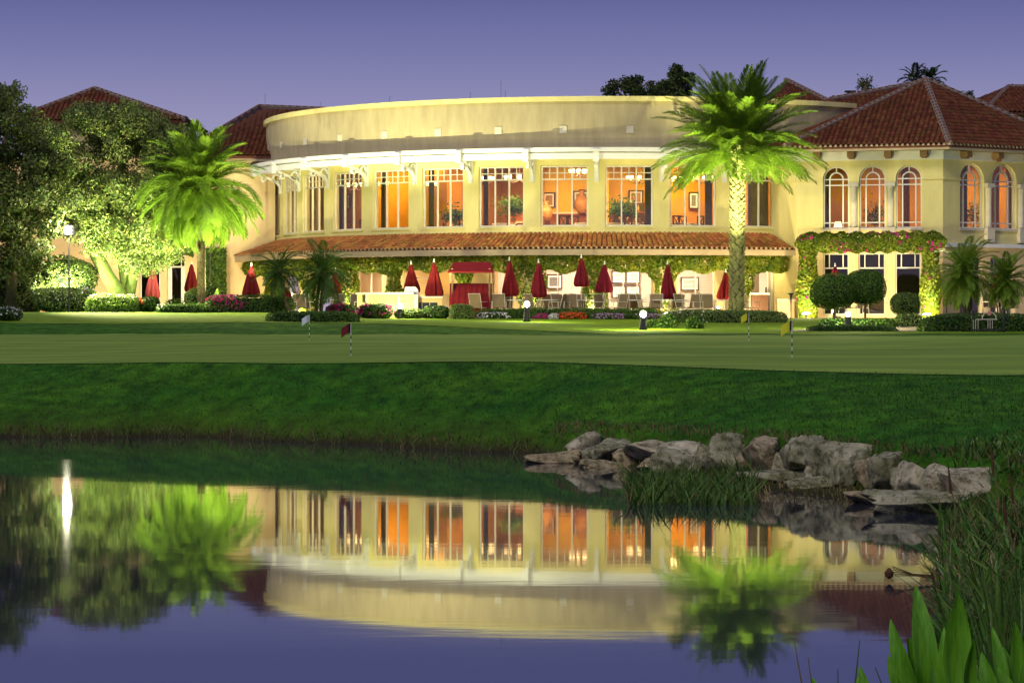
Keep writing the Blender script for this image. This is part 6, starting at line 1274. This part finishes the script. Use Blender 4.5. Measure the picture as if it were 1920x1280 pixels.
# fringe along the waterline
n = 60000; xx = rng.uniform(-10, 4.2, n); yy = rng.uniform(26, 47, n); z = gz(xx, yy); k = (z > -.05) & (z < .16) & ((xx < .7) | (rng.random(n) < .25))
blades('shore_grass', np.c_[xx, yy][k], rng.uniform(.05, .16, k.sum()), .010, [GD], 1.1, 2)
n = 16000; xx = rng.uniform(.6, 5.5, n); yy = rng.uniform(24, 40, n); z = gz(xx, yy); k = (z > .2) & (z < .56) & (gz(xx, yy-1.0) < .25)
blades('wall_top_grass', np.c_[xx, yy][k], rng.uniform(.05, .14, k.sum()), .010, [GD], 1.1, 2)
def clump(name, label, x0, x1, y0, y1, n, h0, h1, m, Ypow=1, w=.012, lean=.8, seg=4, cat='reeds'):
    """blades rooted at the photo cells x0..x1 / rows y0..y1 of the water plane"""
    px = rng.uniform(x0, x1, n); py = rng.uniform(y0, y1, n); Y = F*HC/(py-600); o = blades(name, np.c_[(px-960)/F*Y, Y], rng.uniform(h0, h1, n), w, [m], lean, seg, kind='stuff', zoff=0, zmin=-.04); o['label'] = label; o['category'] = cat; return o
clump('reed_tuft', 'green reed tuft in the water before the middle boulders', 1180, 1420, 905, 948, 1300, .12, .40, GR, w=.015, lean=1.1)
clump('dead_reeds', 'dry broken stems round the middle reed tuft', 1172, 1440, 905, 948, 260, .10, .36, GRB, w=.008, lean=1.3)
clump('dead_reeds', 'matted dry sedge on the dark slab before the wall', 1400, 1600, 915, 948, 260, .04, .13, GRB, w=.008, lean=1.4)
clump('reed_bed', 'dense dark green reeds along the right shore', 1768, 2000, 985, 1230, 1500, .15, .42, GR, w=.019, lean=1.3)
clump('reed_bed', 'dense reed bed behind the right shore', 1790, 2050, 940, 1010, 700, .08, .24, GR, w=.020, lean=1.2)
clump('dead_reeds', 'brown bent reeds at the edge of the right shore', 1755, 1930, 990, 1210, 420, .2, .5, GRB, w=.008, lean=1.5)
clump('reed_bed', 'tall near reeds at the bottom right corner', 1860, 2040, 1230, 1420, 700, .35, .8, GR, w=.012, lean=.5)
clump('broad_reeds', 'wide-bladed green waterside leaves among the right reeds', 1760, 1990, 1000, 1300, 420, .18, .5, GRL, w=.036, lean=.9, seg=6)
clump('broad_reeds', 'wide-bladed green leaves behind the right boulders', 1790, 1990, 935, 990, 180, .08, .2, GRL, w=.03, lean=.9, seg=5)
# cattails, thin stems
CAT = mat('cattail_brown', (.09, .045, .02), .9, var=.3)
for px, py, Y, h, lb in ((1868, 915, 22, .75, 'tallest dry seed stalk above the right reeds'), (1905, 930, 21, .55, 'dark seed stalk at the frame edge'), (1893, 948, 19.5, .5, 'dark seed stalk second from the frame edge'), (1788, 960, 22.5, .55, 'leaning seed stalk left in the right reeds')):
    q = P(px, py, Y); t = thing('cattail', lb, 'cattail', (q.x, Y, max(0, g(q.x, Y))), group='seed stalks'); part('stem', MB().tube([(0, 0, -.1), (.02, 0, h*.6), (-.03, 0, h)], .006, 5), GRB, t); part('seed_head', MB().tube([(-.022, 0, h*.86), (-.03, 0, h), (-.045, 0, h+.16)], [.008, .013, .004], 6), CAT, t)
for px, py0, Y, top, lb in ((1502, 1290, 12.5, (1489, 1200), 'tan thin stem leaning left in the near water'), (1521, 1290, 12.5, (1515, 1232), 'short green stem beside the tan one'), (1570, 1290, 12.3, (1571, 1254), 'short straight green stem in the near water'), (1600, 1290, 12.2, (1612, 1200), 'long green stem leaning right in the near water'), (1655, 1290, 12, (1641, 1250), 'thin stem left of the broad leaves')):
    a_, b_ = P(px, py0, Y), P(*top, Y); d = (b_-a_); base = a_-d*((a_.z+.1)/max(.02, d.z)); t = solo('rush', MB().tube([(0, 0, 0), tuple((b_-base)*.5+Vector((.008, 0, 0))), tuple(b_-base)], [.006, .005, .002], 5), GRB if 'tan' in lb else GR, lb, 'rush', tuple(base), group='thin stems in the near water')
# floating dried pod
q = P(1690, 1090, F*HC/(1090-600)); q.z = .02; t = thing('dried_pod', 'dried lily pod and stalks floating left of the right reeds', 'seed pod', tuple(q)); part('pod', MB().lathe([(.005, -.05), (.03, -.03), (.035, 0), (.01, .03)], 10, (-.09, 0, .05)), CAT, t); mb = MB()
for k in range(6): mb.tube([(-.06, .02*k-.05, .03+.012*k), (.1, .03*k-.08, .03), (.28+.03*k, .05*k-.1, .0)], .004, 4)
part('stalk', mb, CAT, t)
# broad leaves in the near corner
BL = leafmat('broad_leaf', (.18, .47, .02), (.085, .27, .012), .35, island=.12, spec=.5, rough=.42, scale=3, aniso=(26, 26, 1.6))
def leaf_blade(tip, base, w, Y0, bow, fold=.5, tw=0.0):
    t_, b_ = P(tip[0], tip[1], Y0), P(base[0], base[1], Y0); L = (t_-b_).length; up = (t_-b_)/L; sd = Vector((math.cos(tw), math.sin(tw), 0)); sd = (sd-up*sd.dot(up)).normalized(); nn = up.cross(sd); V = []; Fc = []; n = 14; W_ = w*Y0/F/2
    for th in (0, -.004):
        for i in range(n+1):
            s = i/n; ww = W_*(math.sin(PI*min(1, .10+.9*s)**.85)**.8)*(1 if s < .99 else 0)+.002; c = b_+up*L*s+nn*(bow*L*(s-.3)**2)
            for k in (-1, -.5, 0, .5, 1): V.append(c+sd*ww*k+nn*(-fold*ww*abs(k)+.05*ww*math.sin(9*s+k*2))+nn*th)
    m_ = (n+1)*5
    for o_ in (0, m_):
        for i in range(n):
            for k in range(4): f = (o_+i*5+k, o_+i*5+k+1, o_+i*5+6+k, o_+i*5+5+k); Fc.append(f if o_ == 0 else f[::-1])
    return V, Fc
LP = [('tall broad-leaved water plant with the highest upright leaf', 11.4, 1735, [((1722, 1099), (1738, 1300), 46, .25, .1), ((1712, 1175), (1726, 1310), 34, -.3, .5), ((1663, 1166), (1718, 1300), 34, .3, -.5), ((1695, 1193), (1735, 1310), 30, -.2, .4), ((1752, 1235), (1758, 1320), 34, .2, .2), ((1664, 1230), (1700, 1310), 26, .2, -.3)]),
      ('broad-leaved water plant with a wide leaf before the reeds', 11.0, 1795, [((1794, 1111), (1793, 1300), 52, -.2, .0), ((1766, 1178), (1780, 1310), 26, .3, -.4), ((1815, 1200), (1812, 1310), 30, -.25, .6), ((1790, 1240), (1800, 1330), 40, .1, .0), ((1822, 1255), (1826, 1330), 30, .2, .3)]),
      ('broad-leaved water plant in the very corner', 10.6, 1880, [((1865, 1176), (1882, 1310), 26, .25, .2), ((1898, 1164), (1918, 1310), 32, -.2, .1), ((1838, 1226), (1870, 1320), 30, .3, -.4), ((1882, 1215), (1905, 1320), 34, .2, -.1), ((1872, 1250), (1890, 1330), 40, .2, .3), ((1925, 1230), (1930, 1320), 34, .1, 0)]),
      ('small broad-leaved sprout left of the tall water plant', 11.2, 1628, [((1610, 1250), (1634, 1320), 20, .3, -.3), ((1606, 1270), (1618, 1330), 16, .3, -.5), ((1525, 1270), (1536, 1330), 14, .2, .2)])]
for lb, Y, bp_, lv in LP:
    q = P(bp_, 600+F*HC/Y, Y); t = thing('water_plant', lb, 'plant', (q.x, Y, 0), group='broad-leaved water plants'); mb = MB()
    for i, (tp, bs, w, bow, tw) in enumerate(lv):
        Yi = Y+.12*math.sin(i*2.4); V, Fc = leaf_blade(tp, bs, w, Yi, bow, tw=tw); part('leaf', MB().add(V, Fc), BL, t, world=True, smooth=True); b_ = P(bs[0], bs[1], Yi); mb.tube([b_+Vector((0, 0, .02)), (b_+Vector((q.x, Y, 0)))/2+Vector((0, .01, 0)), (q.x, Y, -.1)], .008, 5)
    part('stalk', mb, BL, t, world=True)
